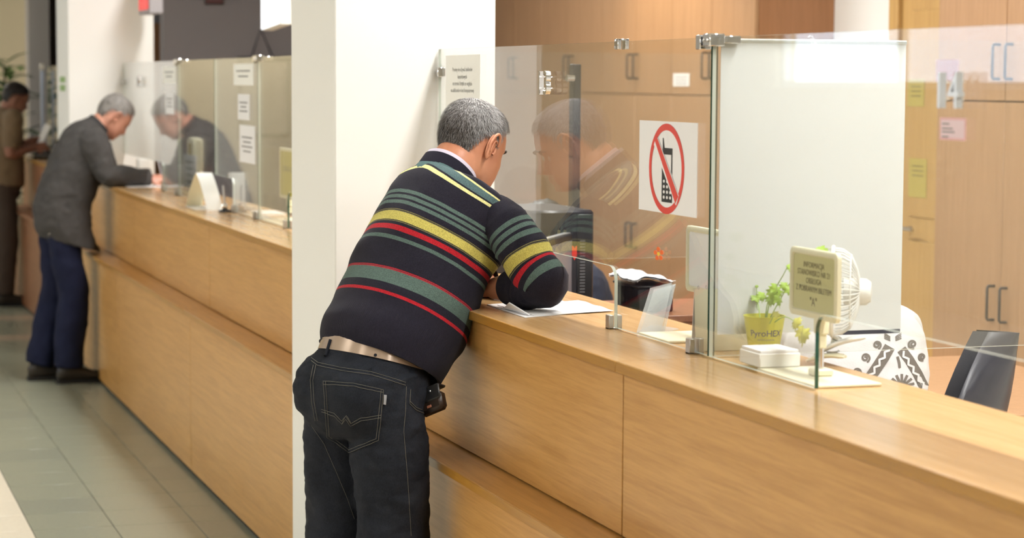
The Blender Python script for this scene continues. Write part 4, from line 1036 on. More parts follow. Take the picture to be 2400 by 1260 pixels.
# ================================================================== generic clothed figure used for the other people
def figure(name, label, org, deg, J, sk, hairm, top_mat, leg_mat, shoe_mat, head, top_name, fat=0., seated=False, hair_full=False, voxel=.006, torso=None, wr=.004, hand_dirs=None, collar_mat=None):
    """J: joints in local (f, r, z); torso: rows (f, z, a, b, lean) from hem to neck"""
    F, Rr = facing(deg); O = Vector(org); Z = Vector((0, 0, 1))
    Lc = lambda q: O+F*q[0]+Rr*q[1]+Z*q[2]
    t = thing(name, label, 'person', O)
    HM = head_matrix(Lc(head[0]), deg+head[1], head[2], 0, head[3])
    H = head_local(40, 36, .004)
    def trows(scale, n, seg):
        P, V = smooth_path([Lc((f, 0, z)) for f, z, a, b, l in torso], [(a, b, l) for f, z, a, b, l in torso], seg)
        return [ellring(p, Rr, F*math.cos(R(v[2]))-Z*math.sin(R(v[2])), v[0]*scale, v[1]*scale, n, 2.3) for p, v in zip(P, V)]
    b = MB().rings(trows(.92, 32, 3), True); b.join(xf(H, HM))
    nb = HM @ Vector((0, -.035, -.055)); nt2 = Lc((torso[-1][0], 0, torso[-1][1]-.02))
    b.join(limb([nb+(nb-nt2)*.2, nb, nt2, nt2-(nb-nt2)*.4], [.048, .055, .060, .062], 20, 4))
    for sd in ('r', 'l'):
        S, E, W = Lc(J['sh_'+sd]), Lc(J['el_'+sd]), Lc(J['wr_'+sd])
        b.join(limb([S, S.lerp(E, .5), E, E.lerp(W, .5), W], [.05, .046, .038, .036, .025], 14, 3))
        hdv = (hand_dirs or {}).get(sd); d = Lc(hdv[0])-Lc((0, 0, 0)) if hdv else W-E
        pn = (F*hdv[1][0]+Rr*hdv[1][1]+Z*hdv[1][2]) if hdv else -Z
        b.join(hand_mb(W, d, pn, .95, hdv[2] if hdv else 28, 6, 1 if sd == 'l' else -1))
        lg = [Lc(q) for q in J['leg_'+sd]]
        b.join(limb(lg, [.075]+[.066]*(len(lg)-2)+[.036], 14, 3))
    bd = remesh(b, voxel, 3)
    for s in (1, -1): bd.join(xf(ear_local(s), HM))
    part('body', bd, sk, t, angle=80)
    hc = hair_cap(H, HM, .008 if not hair_full else .016, .004, .5); hc.attr['tone'] = [.4]*len(hc.v)
    hc.join(hair_strands(H, HM, 2500, .02, .0012, .007, 5)); part('hair', hc, hairm, t, angle=80)
    c = MB().rings(trows(1.0, 40, 4), True)
    for sd in ('r', 'l'):
        S, E, W = Lc(J['sh_'+sd]), Lc(J['el_'+sd]), Lc(J['wr_'+sd]); rs = J.get('sleeve', [.072, .064, .054, .048, .042]); lim = J.get('sleeve_end', 1.0)
        if lim >= 1: c.join(limb([S.lerp(Lc((torso[-3][0], 0, S.z-O.z)), .35), S, S.lerp(E, .5), E, E.lerp(W, .5), W], [rs[0]*.9]+rs, 24, 5, wr, 18))
        else: c.join(limb([S.lerp(Lc((torso[-3][0], 0, S.z-O.z)), .35), S, S.lerp(E, .5), S.lerp(E, .85)], [rs[0]*.9]+rs[:3], 24, 5, wr, 18))
    cm = cloth_noise(remesh(c, voxel, 4), wr*1.2, 11, (1, 1, 1.3))
    T = part(top_name, cm, top_mat, t, angle=80)
    j = MB()
    pz = torso[0][1]
    if not seated:
        j.rings([ellring(Lc((torso[0][0]*.6+J['leg_r'][0][0]*.4, 0, z)), Rr, F, a, bb, 32) for z, a, bb in ((pz+.06, .15, .125), (.90, .160, .135), (.84, .168, .140), (.78, .158, .125), (.74, .11, .09))], True)
    else:
        q = J['leg_r'][0]; j.rings([ellring(Lc((q[0]-.05+k*.05, 0, q[2]+.10-k*.05)), Rr, F*.8-Z*.6, .17, .13, 24) for k in range(4)], True)
    for sd in ('r', 'l'):
        lg = [Lc(q) for q in J['leg_'+sd]]; j.join(limb(lg, [.088]+[.084]*(len(lg)-2)+[.078], 24, 6, wr, 14))
    part('trousers', cloth_noise(remesh(j, voxel, 4), wr, 10), leg_mat, t, angle=80)
    for sd in ('r', 'l'):
        q = Lc(J['leg_'+sd][-1]); shoe(Vector((q.x, q.y, 0))+F*.03, F, Rr, shoe_mat, M_sole, t)
    if collar_mat:
        cc = Lc((torso[-1][0], 0, torso[-1][1])); l = R(torso[-1][4]); e2 = F*math.cos(l)-Z*math.sin(l); up = F*math.sin(l)+Z*math.cos(l); a, bb = torso[-1][2], torso[-1][3]
        part('collar', MB().rings([ellring(cc-up*.02, Rr, e2, a*1.02, bb*1.02, 28), ellring(cc+up*.022, Rr, e2, a*.94, bb*.96, 28), ellring(cc+up*.022, Rr, e2, a*.88, bb*.9, 28), ellring(cc-up*.02, Rr, e2, a*.95, bb*.95, 28)], False, closed=True), collar_mat, t)
    return t, F, Rr, Lc, T, cm, HM

# ---------------------------------------------------------------- man in the grey jacket
M_grey = plain('grey_wool', (.060, .056, .054), .9, spec=.2, bump=.35, scale=160, var=.15)
M_greyk = plain('grey_collar', (.035, .033, .033), .9, bump=.3, scale=200)
M_navyj = denim('navy_denim', (.006, .008, .024), (.015, .019, .050))
SK2 = skinmat('skin_pink', (.62, .31, .22), (.55, .24, .165))
HAIR2 = hairmat('silver_hair', (.10, .085, .075), (.62, .59, .56))
JG = dict(sh_r=(.155, .165, 1.285), el_r=(.215, .235, 1.115), wr_r=(.445, .175, 1.094), sh_l=(.155, -.165, 1.285), el_l=(.26, -.225, 1.10), wr_l=(.44, -.08, 1.094),
          leg_r=[(-.005, .085, .90), (.02, .088, .66), (.055, .09, .47), (.035, .09, .26), (.02, .095, .085)], leg_l=[(-.01, -.085, .90), (.0, -.09, .66), (.0, -.09, .47), (-.05, -.09, .26), (-.095, -.09, .085)],
          sleeve=[.080, .074, .062, .056, .048])
TG = [(.062, .735, .19, .165, 16), (.03, .80, .190, .168, 18), (.018, .88, .188, .162, 22), (.028, .97, .182, .150, 26), (.058, 1.06, .185, .146, 30), (.090, 1.14, .192, .145, 33), (.118, 1.21, .196, .140, 36), (.145, 1.27, .185, .125, 40), (.172, 1.315, .150, .105, 44), (.195, 1.345, .105, .085, 46), (.212, 1.365, .074, .070, 48)]
G, FG, RG, LG, TGo, tgm, HMG = figure('person', 'man in a dark grey jacket and navy trousers writing at the far counter', (1.335, 12.12, 0), 84, JG, SK2, HAIR2, M_grey, M_navyj, M_shoe, ((.305, 0, 1.418), 0, 42, .95), 'jacket', torso=TG, wr=.006, collar_mat=M_greyk,
            hand_dirs={'r': ((1, .1, -.05), (-.1, -.5, -1), 35), 'l': ((1, .35, -.05), (0, 0, -1), 30)})
solo('pen', MB().tube([LG((.53, .16, 1.065)), LG((.50, .175, 1.18))], .004, 8), plain('pen_grey', (.55, .55, .6), .3), 'thin pen in the hand of the man in grey', 'pen')
pp = MB(); 
pp.add([LG(q) for q in ((.30, .10, 1.0525), (.30, .34, 1.0525), (.62, .34, 1.0525), (.62, .10, 1.0525), (.30, .10, 1.0535), (.30, .34, 1.0535), (.62, .34, 1.0535), (.62, .10, 1.0535))], [(3, 2, 1, 0), (4, 5, 6, 7), (0, 1, 5, 4), (1, 2, 6, 5), (2, 3, 7, 6), (3, 0, 4, 7)])
solo('paper_form', pp, M_paper, 'white form under the hands of the man in grey', 'paper')
jbt = MB().lathe([(.007, 0), (.007, .003), (.004, .004)], Matrix.Translation(LG((-.085, .158, .805))) @ Matrix.Rotation(R(-84), 4, 'Z') @ Matrix.Rotation(R(60), 4, 'X'), 12)
part('button', jbt, M_chrome, G, 'small silver hem button')

# ---------------------------------------------------------------- third man at the left edge
M_tan = plain('khaki_shirt', (.20, .135, .075), .9, bump=.2, scale=120)
M_brown = plain('brown_trousers', (.06, .04, .028), .9)
SK3 = skinmat('skin_brown', (.34, .15, .09), (.28, .115, .07))
HAIR3 = hairmat('dark_hair', (.012, .009, .008), (.05, .035, .03))
J3 = dict(sh_r=(.06, .18, 1.33), el_r=(.02, .22, 1.09), wr_r=(.22, .13, 1.13), sh_l=(.06, -.18, 1.33), el_l=(.03, -.21, 1.10), wr_l=(.22, -.10, 1.16), leg_r=[(0, .09, .88), (.02, .09, .66), (.02, .09, .47), (0, .09, .26), (-.01, .10, .085)], leg_l=[(0, -.09, .88), (0, -.09, .66), (0, -.09, .47), (-.02, -.09, .26), (-.04, -.10, .085)],
          sleeve=[.072, .064, .056, .05, .05], sleeve_end=.5)
T3 = [(.02, .86, .175, .15, 4), (.02, .95, .18, .155, 5), (.022, 1.05, .18, .15, 6), (.028, 1.15, .185, .14, 8), (.036, 1.25, .19, .13, 10), (.046, 1.32, .175, .115, 14), (.056, 1.365, .13, .095, 18), (.065, 1.395, .08, .075, 20)]
G3 = figure('person', 'third man in a khaki shirt holding papers at the left edge', (1.385, 16.35, 0), 80, J3, SK3, HAIR3, M_tan, M_brown, M_shoe, ((.125, 0, 1.475), 0, 22, .95), 'shirt', torso=T3,
            hand_dirs={'r': ((1, -.1, .1), (0, -.6, -.4), 40), 'l': ((1, .1, .1), (0, .8, -.2), 40)})
L3 = G3[3]
pp = MB(); a_ = [L3(q) for q in ((.27, .10, 1.12), (.29, -.10, 1.14), (.37, -.10, 1.30), (.35, .10, 1.28))]
nn = (a_[1]-a_[0]).cross(a_[3]-a_[0]).normalized()*.001
pp.add(a_+[p+nn for p in a_], [(3, 2, 1, 0), (4, 5, 6, 7), (0, 1, 5, 4), (1, 2, 6, 5), (2, 3, 7, 6), (3, 0, 4, 7)])
solo('paper_sheet', pp, M_paper, 'white sheet in the hands of the third man', 'paper')
bx_ = L3((.29, .06, ZT))
pur = thing('leather_case', 'flat black case on the counter in front of the third man', 'case', bx_)
part('case_body', MB().box(bx_.x-.06, bx_.x+.09, bx_.y-.10, bx_.y+.10, ZT, ZT+.045, .012), M_black, pur)
part('zip', MB().box(bx_.x-.0605, bx_.x+.0905, bx_.y-.1005, bx_.y+.1005, ZT+.021, ZT+.025, .0005), M_steel, pur)

# ---------------------------------------------------------------- woman in the white patterned blouse, seated behind the white sheet
M_blouse = plain('white_linen', (.80, .78, .78), .9, bump=.25, scale=260)
SK4 = skinmat('skin_fair', (.66, .36, .26), (.6, .3, .2)); HAIR4 = hairmat('brown_hair', (.05, .025, .012), (.16, .09, .05))
WO = (2.622, 5.255, 0)
J4 = dict(sh_r=(.04, .165, 1.03), el_r=(.12, .21, .80), wr_r=(.34, .12, .775), sh_l=(.04, -.165, 1.03), el_l=(.12, -.21, .80), wr_l=(.34, -.12, .775), leg_r=[(.02, .09, .54), (.20, .10, .54), (.39, .10, .51), (.37, .10, .28), (.32, .10, .085)], leg_l=[(.02, -.09, .54), (.20, -.10, .54), (.39, -.10, .51), (.37, -.10, .28), (.32, -.10, .085)],
          sleeve=[.08, .078, .074, .07, .066])
T4 = [(-.03, .52, .20, .16, 4), (-.03, .60, .195, .155, 4), (-.03, .72, .185, .14, 6), (-.02, .84, .185, .135, 8), (-.01, .94, .19, .13, 10), (.005, 1.02, .185, .12, 14), (.02, 1.07, .15, .10, 18), (.032, 1.10, .10, .085, 20), (.042, 1.12, .075, .072, 22)]
def lower(J, dz):
    o = {}
    for k, v in J.items(): o[k] = v if not k[:3] in ('sh_', 'el_', 'wr_') else (v[0], v[1], v[2]+dz)
    return o
def lowerT(T, dz): return [(f, z+dz*min(1, (z-T[0][1])/.35), a, b, l) for f, z, a, b, l in T]
J4b = lower(J4, -.055); J4b['sh_r'] = (.06, .135, .965); J4b['sh_l'] = (.06, -.135, .965); J4b['el_r'] = (.17, .17, .775); J4b['el_l'] = (.17, -.17, .775); J4b['sleeve'] = [.072, .066, .060, .056, .052]
G4 = figure('person', 'seated clerk in a white blouse with grey folk pattern, head hidden by the white sheet', WO, 8, J4b, SK4, HAIR4, M_blouse, M_brown, M_shoe, ((.10, 0, 1.165), 0, 18, .93), 'blouse', torso=lowerT(T4, -.06), seated=True, hair_full=True)
BB = bvh(G4[5]); pat = MB()
def stroke(pts, r):
    return px_line(BB, pts, r, .0012, 3)
def ribbon(pts, wpx):
    """flat painted band following the cloth"""
    mb = MB(); L_ = []; Rr_ = []
    dense = []
    for (p, q) in zip(pts, pts[1:]):
        k = max(1, int(math.hypot(q[0]-p[0], q[1]-p[1])/2.5)); dense += [(p[0]+(q[0]-p[0])*i/k, p[1]+(q[1]-p[1])*i/k) for i in range(k)]
    dense.append(pts[-1])
    for i, p in enumerate(dense):
        a, b = dense[max(i-1, 0)], dense[min(i+1, len(dense)-1)]; dx_, dy_ = b[0]-a[0], b[1]-a[1]; ln = math.hypot(dx_, dy_) or 1
        w_ = wpx/2; nx_, ny_ = -dy_/ln*w_, dx_/ln*w_
        l = on(BB, p[0]+nx_, p[1]+ny_, .0016); r_ = on(BB, p[0]-nx_, p[1]-ny_, .0016)
        if l is None or r_ is None: continue
        L_.append(l); Rr_.append(r_)
    if len(L_) > 1: mb.add(L_+Rr_, [(i, i+1, len(L_)+i+1, len(L_)+i) for i in range(len(L_)-1)], 0, True)
    return mb
M_pat = plain('grey_print', (.20, .175, .15), .9)
def spiral(cx_, cy_, r0, turns, d, tail):
    return [(cx_+r0*(1-t/24*.85)*math.cos(d*(t/24*turns*2*math.pi)+tail), cy_+r0*(1-t/24*.85)*math.sin(d*(t/24*turns*2*math.pi)+tail)) for t in range(25)]
def zig(a, b, amp, k):
    o = []
    for i in range(k+1):
        t = i/k; dx_, dy_ = b[0]-a[0], b[1]-a[1]; ln = math.hypot(dx_, dy_); s = amp*(1 if i % 2 else -1)
        o.append((a[0]+dx_*t-dy_/ln*s, a[1]+dy_*t+dx_/ln*s))
    return o
prints = [ribbon([(2085, 812), (2072, 835), (2050, 868), (2028, 900)], 26), ribbon([(2112, 818), (2130, 842), (2150, 875), (2168, 912)], 22)]
for sx in ((2055, 808, 10, -1), (2028, 838, 11, -1), (2008, 872, 11, -1), (2138, 806, 11, 1), (2160, 836, 9, 1)):
    prints.append(ribbon(spiral(sx[0], sx[1], sx[2], 1.6, sx[3], 1.2), 4.5))
prints.append(ribbon([(2103, 835), (2107, 850), (2108, 862)], 6))
for k in range(7):
    a_ = R(195+k*25); prints.append(ribbon([(2113+14*math.cos(a_), 906+14*math.sin(a_)), (2113+30*math.cos(a_), 906+30*math.sin(a_))], 6))
prints.append(ribbon([(2101, 908), (2113, 900), (2126, 910)], 18))
for sg_ in (-1, 1):
    for k in range(4): prints.append(ribbon([(2092+sg_*6, 798-k*3), (2092+sg_*20, 792-k*4)], 2))
for q in prints:
    if q.v: pat.join(q)
if pat.v: part('folk_print', pat, M_pat, G4[4], 'grey folk print of spirals and zigzags', angle=80, kind='stuff')
zz_ = MB()
for q in (ribbon(zig((2082, 818), (2028, 898), 4, 9), 5), ribbon(zig((2114, 824), (2166, 908), 4, 9), 5)):
    if q.v: zz_.join(xf(q, Matrix.Translation(-ray(2100, 850).normalized()*.0012)))
if zz_.v: part('zigzag_print', zz_, M_blouse, G4[4], angle=80, kind='stuff')

# ---------------------------------------------------------------- dark-haired clerk behind the computer, and the clerk in blue at the far desk
M_darktop = plain('dark_blue_top', (.018, .022, .04), .9, bump=.2, scale=150)
HAIR5 = hairmat('black_hair', (.006, .006, .008), (.03, .03, .035), .4)
figure('person', 'dark-haired clerk seated behind the black computer, only the crown showing', (2.585, 7.43, 0), 255, lower(J4, -.12), SK4, HAIR5, M_darktop, M_brown, M_shoe, ((.10, 0, 1.075), 0, 30, .95), 'top', torso=lowerT(T4, -.12), seated=True, hair_full=True)
M_blue = plain('blue_shirt', (.035, .055, .16), .9, bump=.2, scale=150)
figure('person', 'clerk in a blue shirt seated at the far desk behind the yellow sign', (2.60, 10.15, 0), 262, J4, SK3, HAIR5, M_blue, M_brown, M_shoe, ((.08, 0, 1.225), 0, 24, .95), 'shirt', torso=T4, seated=True)

# ================================================================== things on the near counter
# papers under the arm of the sweater man
def sheet(pts, z0, thick, nx=14, ny=10, bend=None):
    (a, b, c, d) = [Vector(p) for p in pts]; top = []; bot = []
    for j in range(ny+1):
        for i in range(nx+1):
            s, t_ = i/nx, j/ny; p = (a*(1-s)+b*s)*(1-t_)+(d*(1-s)+c*s)*t_
            h = bend(s, t_) if bend else 0
            top.append(Vector((p.x, p.y, z0+thick+h))); bot.append(Vector((p.x, p.y, z0+h)))
    n1 = nx+1; fs = [(j*n1+i, j*n1+i+1, (j+1)*n1+i+1, (j+1)*n1+i) for j in range(ny) for i in range(nx)]; K = len(top)
    e = [i for i in range(n1)]+[j*n1+nx for j in range(1, ny+1)]+[ny*n1+i for i in range(nx-1, -1, -1)]+[j*n1 for j in range(ny-1, 0, -1)]
    fs2 = fs+[tuple(reversed([x+K for x in f])) for f in fs]+[(e[i], e[(i+1) % len(e)], e[(i+1) % len(e)]+K, e[i]+K) for i in range(len(e))]
    return MB().add(top+bot, fs2, 0, True)
g0 = [(1.672, 5.43), (1.668, 5.105), (1.885, 5.195), (1.89, 5.51)]
P3 = lambda q: [(x, y, 0) for x, y in q]
solo('paper_sheet', sheet(P3(g0), ZT, .0012, bend=lambda s, t: .0006+.004*max(0, t-.8)*5*s*s), M_paper, 'lower white paper sheet under the arm of the sweater man', 'paper', 'papers under the sweater man', angle=60)
g1 = [(1.69, 5.40), (1.70, 5.13), (1.925, 5.185), (1.915, 5.42)]
solo('paper_sheet', sheet(P3(g1), ZT+.0022, .0007, bend=lambda s, t: .0045*t*t*(1-s)+.002*math.sin(s*7)**2*t), M_paper, 'upper creased paper sheet under the elbow of the sweater man', 'paper', 'papers under the sweater man', angle=60)
f0 = at(1195, 724, z=ZT+.004); f1 = at(1240, 738, z=ZT+.004); f2 = at(1192, 709, z=ZT+.026); f3 = at(1180, 722, z=ZT+.004)
fm = MB(); fm.add([f3, f1, f2, f3+Vector((.004, .004, .0008)), f1+Vector((.004, .004, .0008)), f2+Vector((.004, .004, .0008))], [(0, 1, 2), (5, 4, 3), (0, 3, 4, 1), (1, 4, 5, 2), (2, 5, 3, 0)])
solo('folded_slip', fm, M_paper, 'small folded corner of paper standing up beside the sleeve', 'paper')

# clear acrylic leaflet holder
M_acr = glassmat('acrylic', (.93, .95, .95), base=.07, haze=.22)
def slab(p0, p1, p2, p3, th):
    n_ = (Vector(p1)-Vector(p0)).cross(Vector(p3)-Vector(p0)).normalized()*th; q = [Vector(p) for p in (p0, p1, p2, p3)]
    return MB().add(q+[p+n_ for p in q], [(3, 2, 1, 0), (4, 5, 6, 7), (0, 1, 5, 4), (1, 2, 6, 5), (2, 3, 7, 6), (3, 0, 4, 7)])
y0, y1 = 4.745, 4.665
h = thing('leaflet_holder', 'clear acrylic leaflet holder leaning on the counter left of the tent calendar', 'leaflet holder', (1.86, 4.7, ZT))
b0 = at(1492, 780, z=ZT+.001); b1 = b0+Vector((.045, .155, 0)); b1 = at(1548, 782, z=ZT+.001)
tl = at(1524, 676, X=b0.x+.075); tr = at(1575, 663, X=b1.x+.060)
part('front_plate', slab(b0, b1, tr, tl, .002), M_acr, h)
part('back_plate', slab(b0+Vector((.012, .006, 0)), b1+Vector((.012, .006, 0)), tr+Vector((.012, .006, -.004)), tl+Vector((.012, .006, -.004)), .002), M_acr, h)
bb = at(1592, 768, z=ZT+.001)
part('base_plate', slab(b0, b1, at(1590, 772, z=ZT+.001), at(1530, 762, z=ZT+.001), .0025), M_acr, h)

# tent calendar and the sign on its stand next to the joint
tc_ = thing('tent_calendar', 'cream tent-shaped desk calendar beside the glass joint', 'calendar', (1.83, 4.40, ZT))
ap0 = at(1633, 678, X=1.845); ap1 = at(1660, 680, X=1.93)
fl0 = at(1600, 822, z=ZT); fl1 = at(1652, 833, z=ZT)
ap = Vector((1.875, 4.385, ap0.z)); a2 = ap+Vector((.16, .03, 0))
l0 = Vector((1.815, 4.42, ZT)); 
fn_ = lambda p, q, r_, s_: slab(p, q, r_, s_, .0018)
A = at(1634, 677, X=1.815); A.x = C_X = 1.808; B = A+Vector((.14, .0, 0)); C0 = at(1601, 824, z=ZT+.001); C0.x = 1.808; D0 = C0+Vector((.14, 0, 0)); E0 = at(1652, 828, z=ZT+.001)
part('back_leaf', fn_(C0, C0+Vector((.15, 0, 0)), A+Vector((.15, 0, 0)), A), M_cream_pl, tc_, 'cream card leaf')
E1 = Vector((C0.x, 2*A.y-C0.y, ZT+.001))
part('front_leaf', fn_(E1, E1+Vector((.15, 0, 0)), A+Vector((.15, 0, 0)), A), M_paper, tc_, 'white page leaf')
part('bottom_card', fn_(C0, E1, E1+Vector((.15, 0, 0)), C0+Vector((.15, 0, 0))), M_cream_pl, tc_)
bnd = MB()
for k in range(8): bnd.tube([A+Vector((.01+.018*k, .004*math.cos(q), .003+.004*math.sin(q))) for q in [2*math.pi*j/10 for j in range(10)]], .0007, 5, closed=True)
part('spiral_binding', bnd, M_steel, tc_, kind='stuff')
def stand_sign(name, label, y0, y1, z0, z1, x, plate, card, lines=None, ink=M_inkbrown, pole_y=None):
    """framed card on a pole with a flat base; card faces the public (-X)"""
    t = thing(name, label, 'sign', (x, (y0+y1)/2, ZT), 'framed signs on stands')
    fw = .013; r_ = .012
    def rrect(a0, a1, c0, c1, r):
        o = []
        for (cx_, cz_, st) in ((a1-r, c1-r, 0), (a0+r, c1-r, 90), (a0+r, c0+r, 180), (a1-r, c0+r, 270)):
            o += [(cx_+r*math.cos(R(st+18*k)), cz_+r*math.sin(R(st+18*k))) for k in range(6)]
        return o
    lo, hi = min(y0, y1), max(y0, y1)
    out = rrect(lo, hi, z0, z1, r_); inn = rrect(lo+fw, hi-fw, z0+fw, z1-fw, r_*.6)
    rings = [[Vector((xx, a, c)) for a, c in L_] for L_, xx in ((out, x+.010), (out, x+.002), ([(a+(b[0]-a)*.2, c+(b[1]-c)*.2) for (a, c), b in zip(out, inn)], x), ([(a+(b[0]-a)*.8, c+(b[1]-c)*.8) for (a, c), b in zip(out, inn)], x), (inn, x+.003), (inn, x+.010))]
    part('frame', MB().rings(rings, False, closed=True, smooth=False), M_cream_pl, t)
    part('card', MB().box(x+.004, x+.007, lo+fw-.001, hi-fw+.001, z0+fw-.001, z1-fw+.001), card, t)
    part('back_cover', MB().box(x+.0075, x+.0095, lo+fw*.6, hi-fw*.6, z0+fw*.6, z1-fw*.6), M_whitepl, t)
    py = pole_y if pole_y is not None else (y0+y1)/2
    part('pole_socket', MB().box(x-.001, x+.019, py-.016, py+.016, z0-.028, z0+.004, .003).box(x+.001, x+.017, py-.009, py+.009, z0-.055, z0-.026, .002), M_cream_pl, t)
    part('pole', MB().tube([(x+.009, py, ZT+.015), (x+.009, py, z0-.05)], .006, 14), M_chrome, t)
    part('pole_foot', MB().box(x-.010, x+.028, py-.018, py+.018, ZT+.006, ZT+.020, .003), M_cream_pl, t)
    part('base_plate', MB().box(plate[0], plate[1], plate[2], plate[3], ZT+.0005, ZT+.006, .0015), M_cream_pl, t)
    for (tx, zc, size, sx, dy) in (lines or []):
        fn = lambda a, b, c, zc=zc, sx=sx, dy=dy: Vector((x+.0036-c*.2, (y0+y1)/2+dy-a*sx, zc+b))
        part('lettering', text_mb(tx, size, fn, .0005), ink, t)
    return t
z1, z0 = 1.299, 1.1655
INFO = stand_sign('information_sign', 'cream framed sign reading INFORMACJA STANOWISKO NR 21 on a stand by the flower pot', 4.036, 3.824, z0, z1, 1.868, (1.806, 1.942, 3.775, 4.045), M_signcard,
    [('INFORMACJA', 1.2625, .0158, .98, .002), ('STANOWISKO NR 21', 1.2470, .0158, .98, .002), ('OBS\u0141UGA', 1.2315, .0158, .98, .002), ('Z POBRANYM BILETEM', 1.2155, .0158, .98, .002), ('"A"', 1.1890, .0235, 1.0, .002)], pole_y=3.905)
a = at(1607, 527, X=1.90); b = at(1607, 680, X=1.90)
stand_sign('stand_sign', 'cream framed sign half hidden behind the glass joint, above the tent calendar', a.y, a.y-.20, b.z, a.z, 1.90, (1.806, 1.945, 4.52, 4.70), M_paper, pole_y=a.y-.16)

# flower pot with seedling
POT = at(1790, 822, z=ZT); POT = Vector((1.905, 4.222, ZT)); POT = at(1790, 840, z=ZT)
M_pot = plain('lime_plastic', (.60, .58, .012), .4)
pt = thing('flower_pot', 'lime green plastic flower pot standing on the counter by the glass', 'flower pot', POT)
rt = .0435; rb = .028; hp = .090
part('pot_body', MB().lathe([(rb*.2, .0), (rb, .0), (rb+.001, .002), (rt-.0012, hp-.003), (rt, hp-.002), (rt, hp), (rt-.0022, hp), (rt-.004, hp-.012), (rb-.001, .004), (.001, .004)], Matrix.Translation(POT), 40), M_pot, pt)
part('soil', MB().lathe([(.001, 0), (.036, 0), (.036, .004), (.001, .006)], Matrix.Translation(POT+Vector((0, 0, hp-.026))), 24), plain('soil', (.05, .03, .015), .95, bump=.6, scale=200), pt)
# curved lettering on the pot
vdir = math.atan2(CAMP.y-POT.y, CAMP.x-POT.x)+.12
def potfn(a, b, c, zc):
    z = zc+b; r_ = rb+(rt-rb)*(z/hp)+.0004+c*.2; th = vdir+a/.038
    return POT+Vector((r_*math.cos(th), r_*math.sin(th), z))
for tx, zc, sz, m_ in (('PyroHEX', .050, .0185, plain('pot_ink', (.05, .035, .11), .5)), ('technika grzewcza', .0415, .0052, M_inkgrey)):
    part('lettering', text_mb(tx, sz, lambda a, b, c, zc=zc: potfn(a, b, c, zc), .0005), m_, pt)
M_leaf = plain('young_leaf', (.30, .46, .05), .45, var=.2, scale=60); M_leafy = plain('pale_leaf', (.52, .50, .08), .5, var=.2, scale=60); M_stem = plain('green_stem', (.34, .50, .12), .5)
_leafmesh = {}
def lobed_leaf(mat):
    if mat.name in _leafmesh: return _leafmesh[mat.name]
    out = [(0, 0), (.16, -.05), (.44, -.02), (.30, .14), (.58, .24), (.42, .36), (.54, .58), (.28, .56), (.20, .84), (.06, .76), (0, 1.05)]
    full = out+[(-x, y) for x, y in reversed(out[1:-1])]
    n = len(full); mb = MB(); vs = [Vector((0, .38, .10))]+[Vector((x, y, -.22*x*x-.06*(y-.4)**2+.03*math.sin(9*x))) for x, y in full]
    fs = [(0, 1+i, 1+(i+1) % n) for i in range(n)]
    vs2 = [v-Vector((0, 0, .02)) for v in vs]; mb.add(vs+vs2, fs+[tuple(reversed([q+len(vs) for q in f])) for f in fs]+[(1+i, 1+(i+1) % n, len(vs)+1+(i+1) % n, len(vs)+1+i) for i in range(n)], 0, True)
    _leafmesh[mat.name] = mb.mesh('leaf', mat, angle=80); return _leafmesh[mat.name]
def put_leaf(parent, pos, size, az, tilt, roll, mat, name='leaf'):
    o = bpy.data.objects.new(name, lobed_leaf(mat)); COL.objects.link(o); o.parent = parent
    o.matrix_local = Matrix.Translation(Vector(pos)-ORG[parent]) @ Matrix.Rotation(az, 4, 'Z') @ Matrix.Rotation(tilt, 4, 'X') @ Matrix.Rotation(roll, 4, 'Y') @ Matrix.Scale(size, 4)
    ORG[o] = ORG[parent]; return o
PL = thing('seedling', 'bright green lobed seedling growing in the lime flower pot', 'plant', POT+Vector((0, 0, hp-.02)))
top = POT+Vector((0, 0, hp-.022)); rnd = random.Random(4)
stems = [((1748, 745), (1735, 705), (1712, 683)), ((1752, 748), (1750, 725), (1742, 713)), ((1775, 745), (1774, 710), (1773, 668)), ((1782, 748), (1778, 716), (1768, 698)), ((1792, 748), (1800, 705), (1816, 672)), ((1795, 748), (1806, 700), (1838, 640), (1848, 620)),
         ((1790, 748), (1805, 712), (1830, 690), (1850, 672)), ((1796, 748), (1835, 690), (1880, 620), (1923, 578)), ((1800, 748), (1812, 742), (1818, 730)), ((1803, 748), (1840, 742), (1878, 765))]
tips = []
for i, st in enumerate(stems):
    X0 = POT.x+.004*((i*7) % 5-2); P_ = []
    for k, (u, v) in enumerate(st): P_.append(at(u, v, X=X0+(.045 if i == 7 else .012)*k/len(st)*(1 if i % 2 else -1)))
    P_[0] = Vector((P_[0].x, P_[0].y, top.z)); Q_, _v = smooth_path(P_, [(1,)]*len(P_), 6)
    part('stem', MB().tube(Q_, [.0013*(1-.5*k/len(Q_)) for k in range(len(Q_))], 6), M_stem, PL); tips.append(P_[-1])
view = (CAMP-POT).normalized(); vaz = math.atan2(view.y, view.x)
for i, (p, s) in enumerate(zip(tips, (.036, .028, .008, .026, .032, .024, .022, .032, .016, .034))):
    m_ = M_leafy if i in (8, 9) else M_leaf
    put_leaf(PL, p, s, vaz-math.pi/2+rnd.uniform(-.5, .5)+math.pi*(i % 2)*.3, R(rnd.uniform(-75, -45)) if i != 9 else R(-95), R(rnd.uniform(-25, 25)), m_)
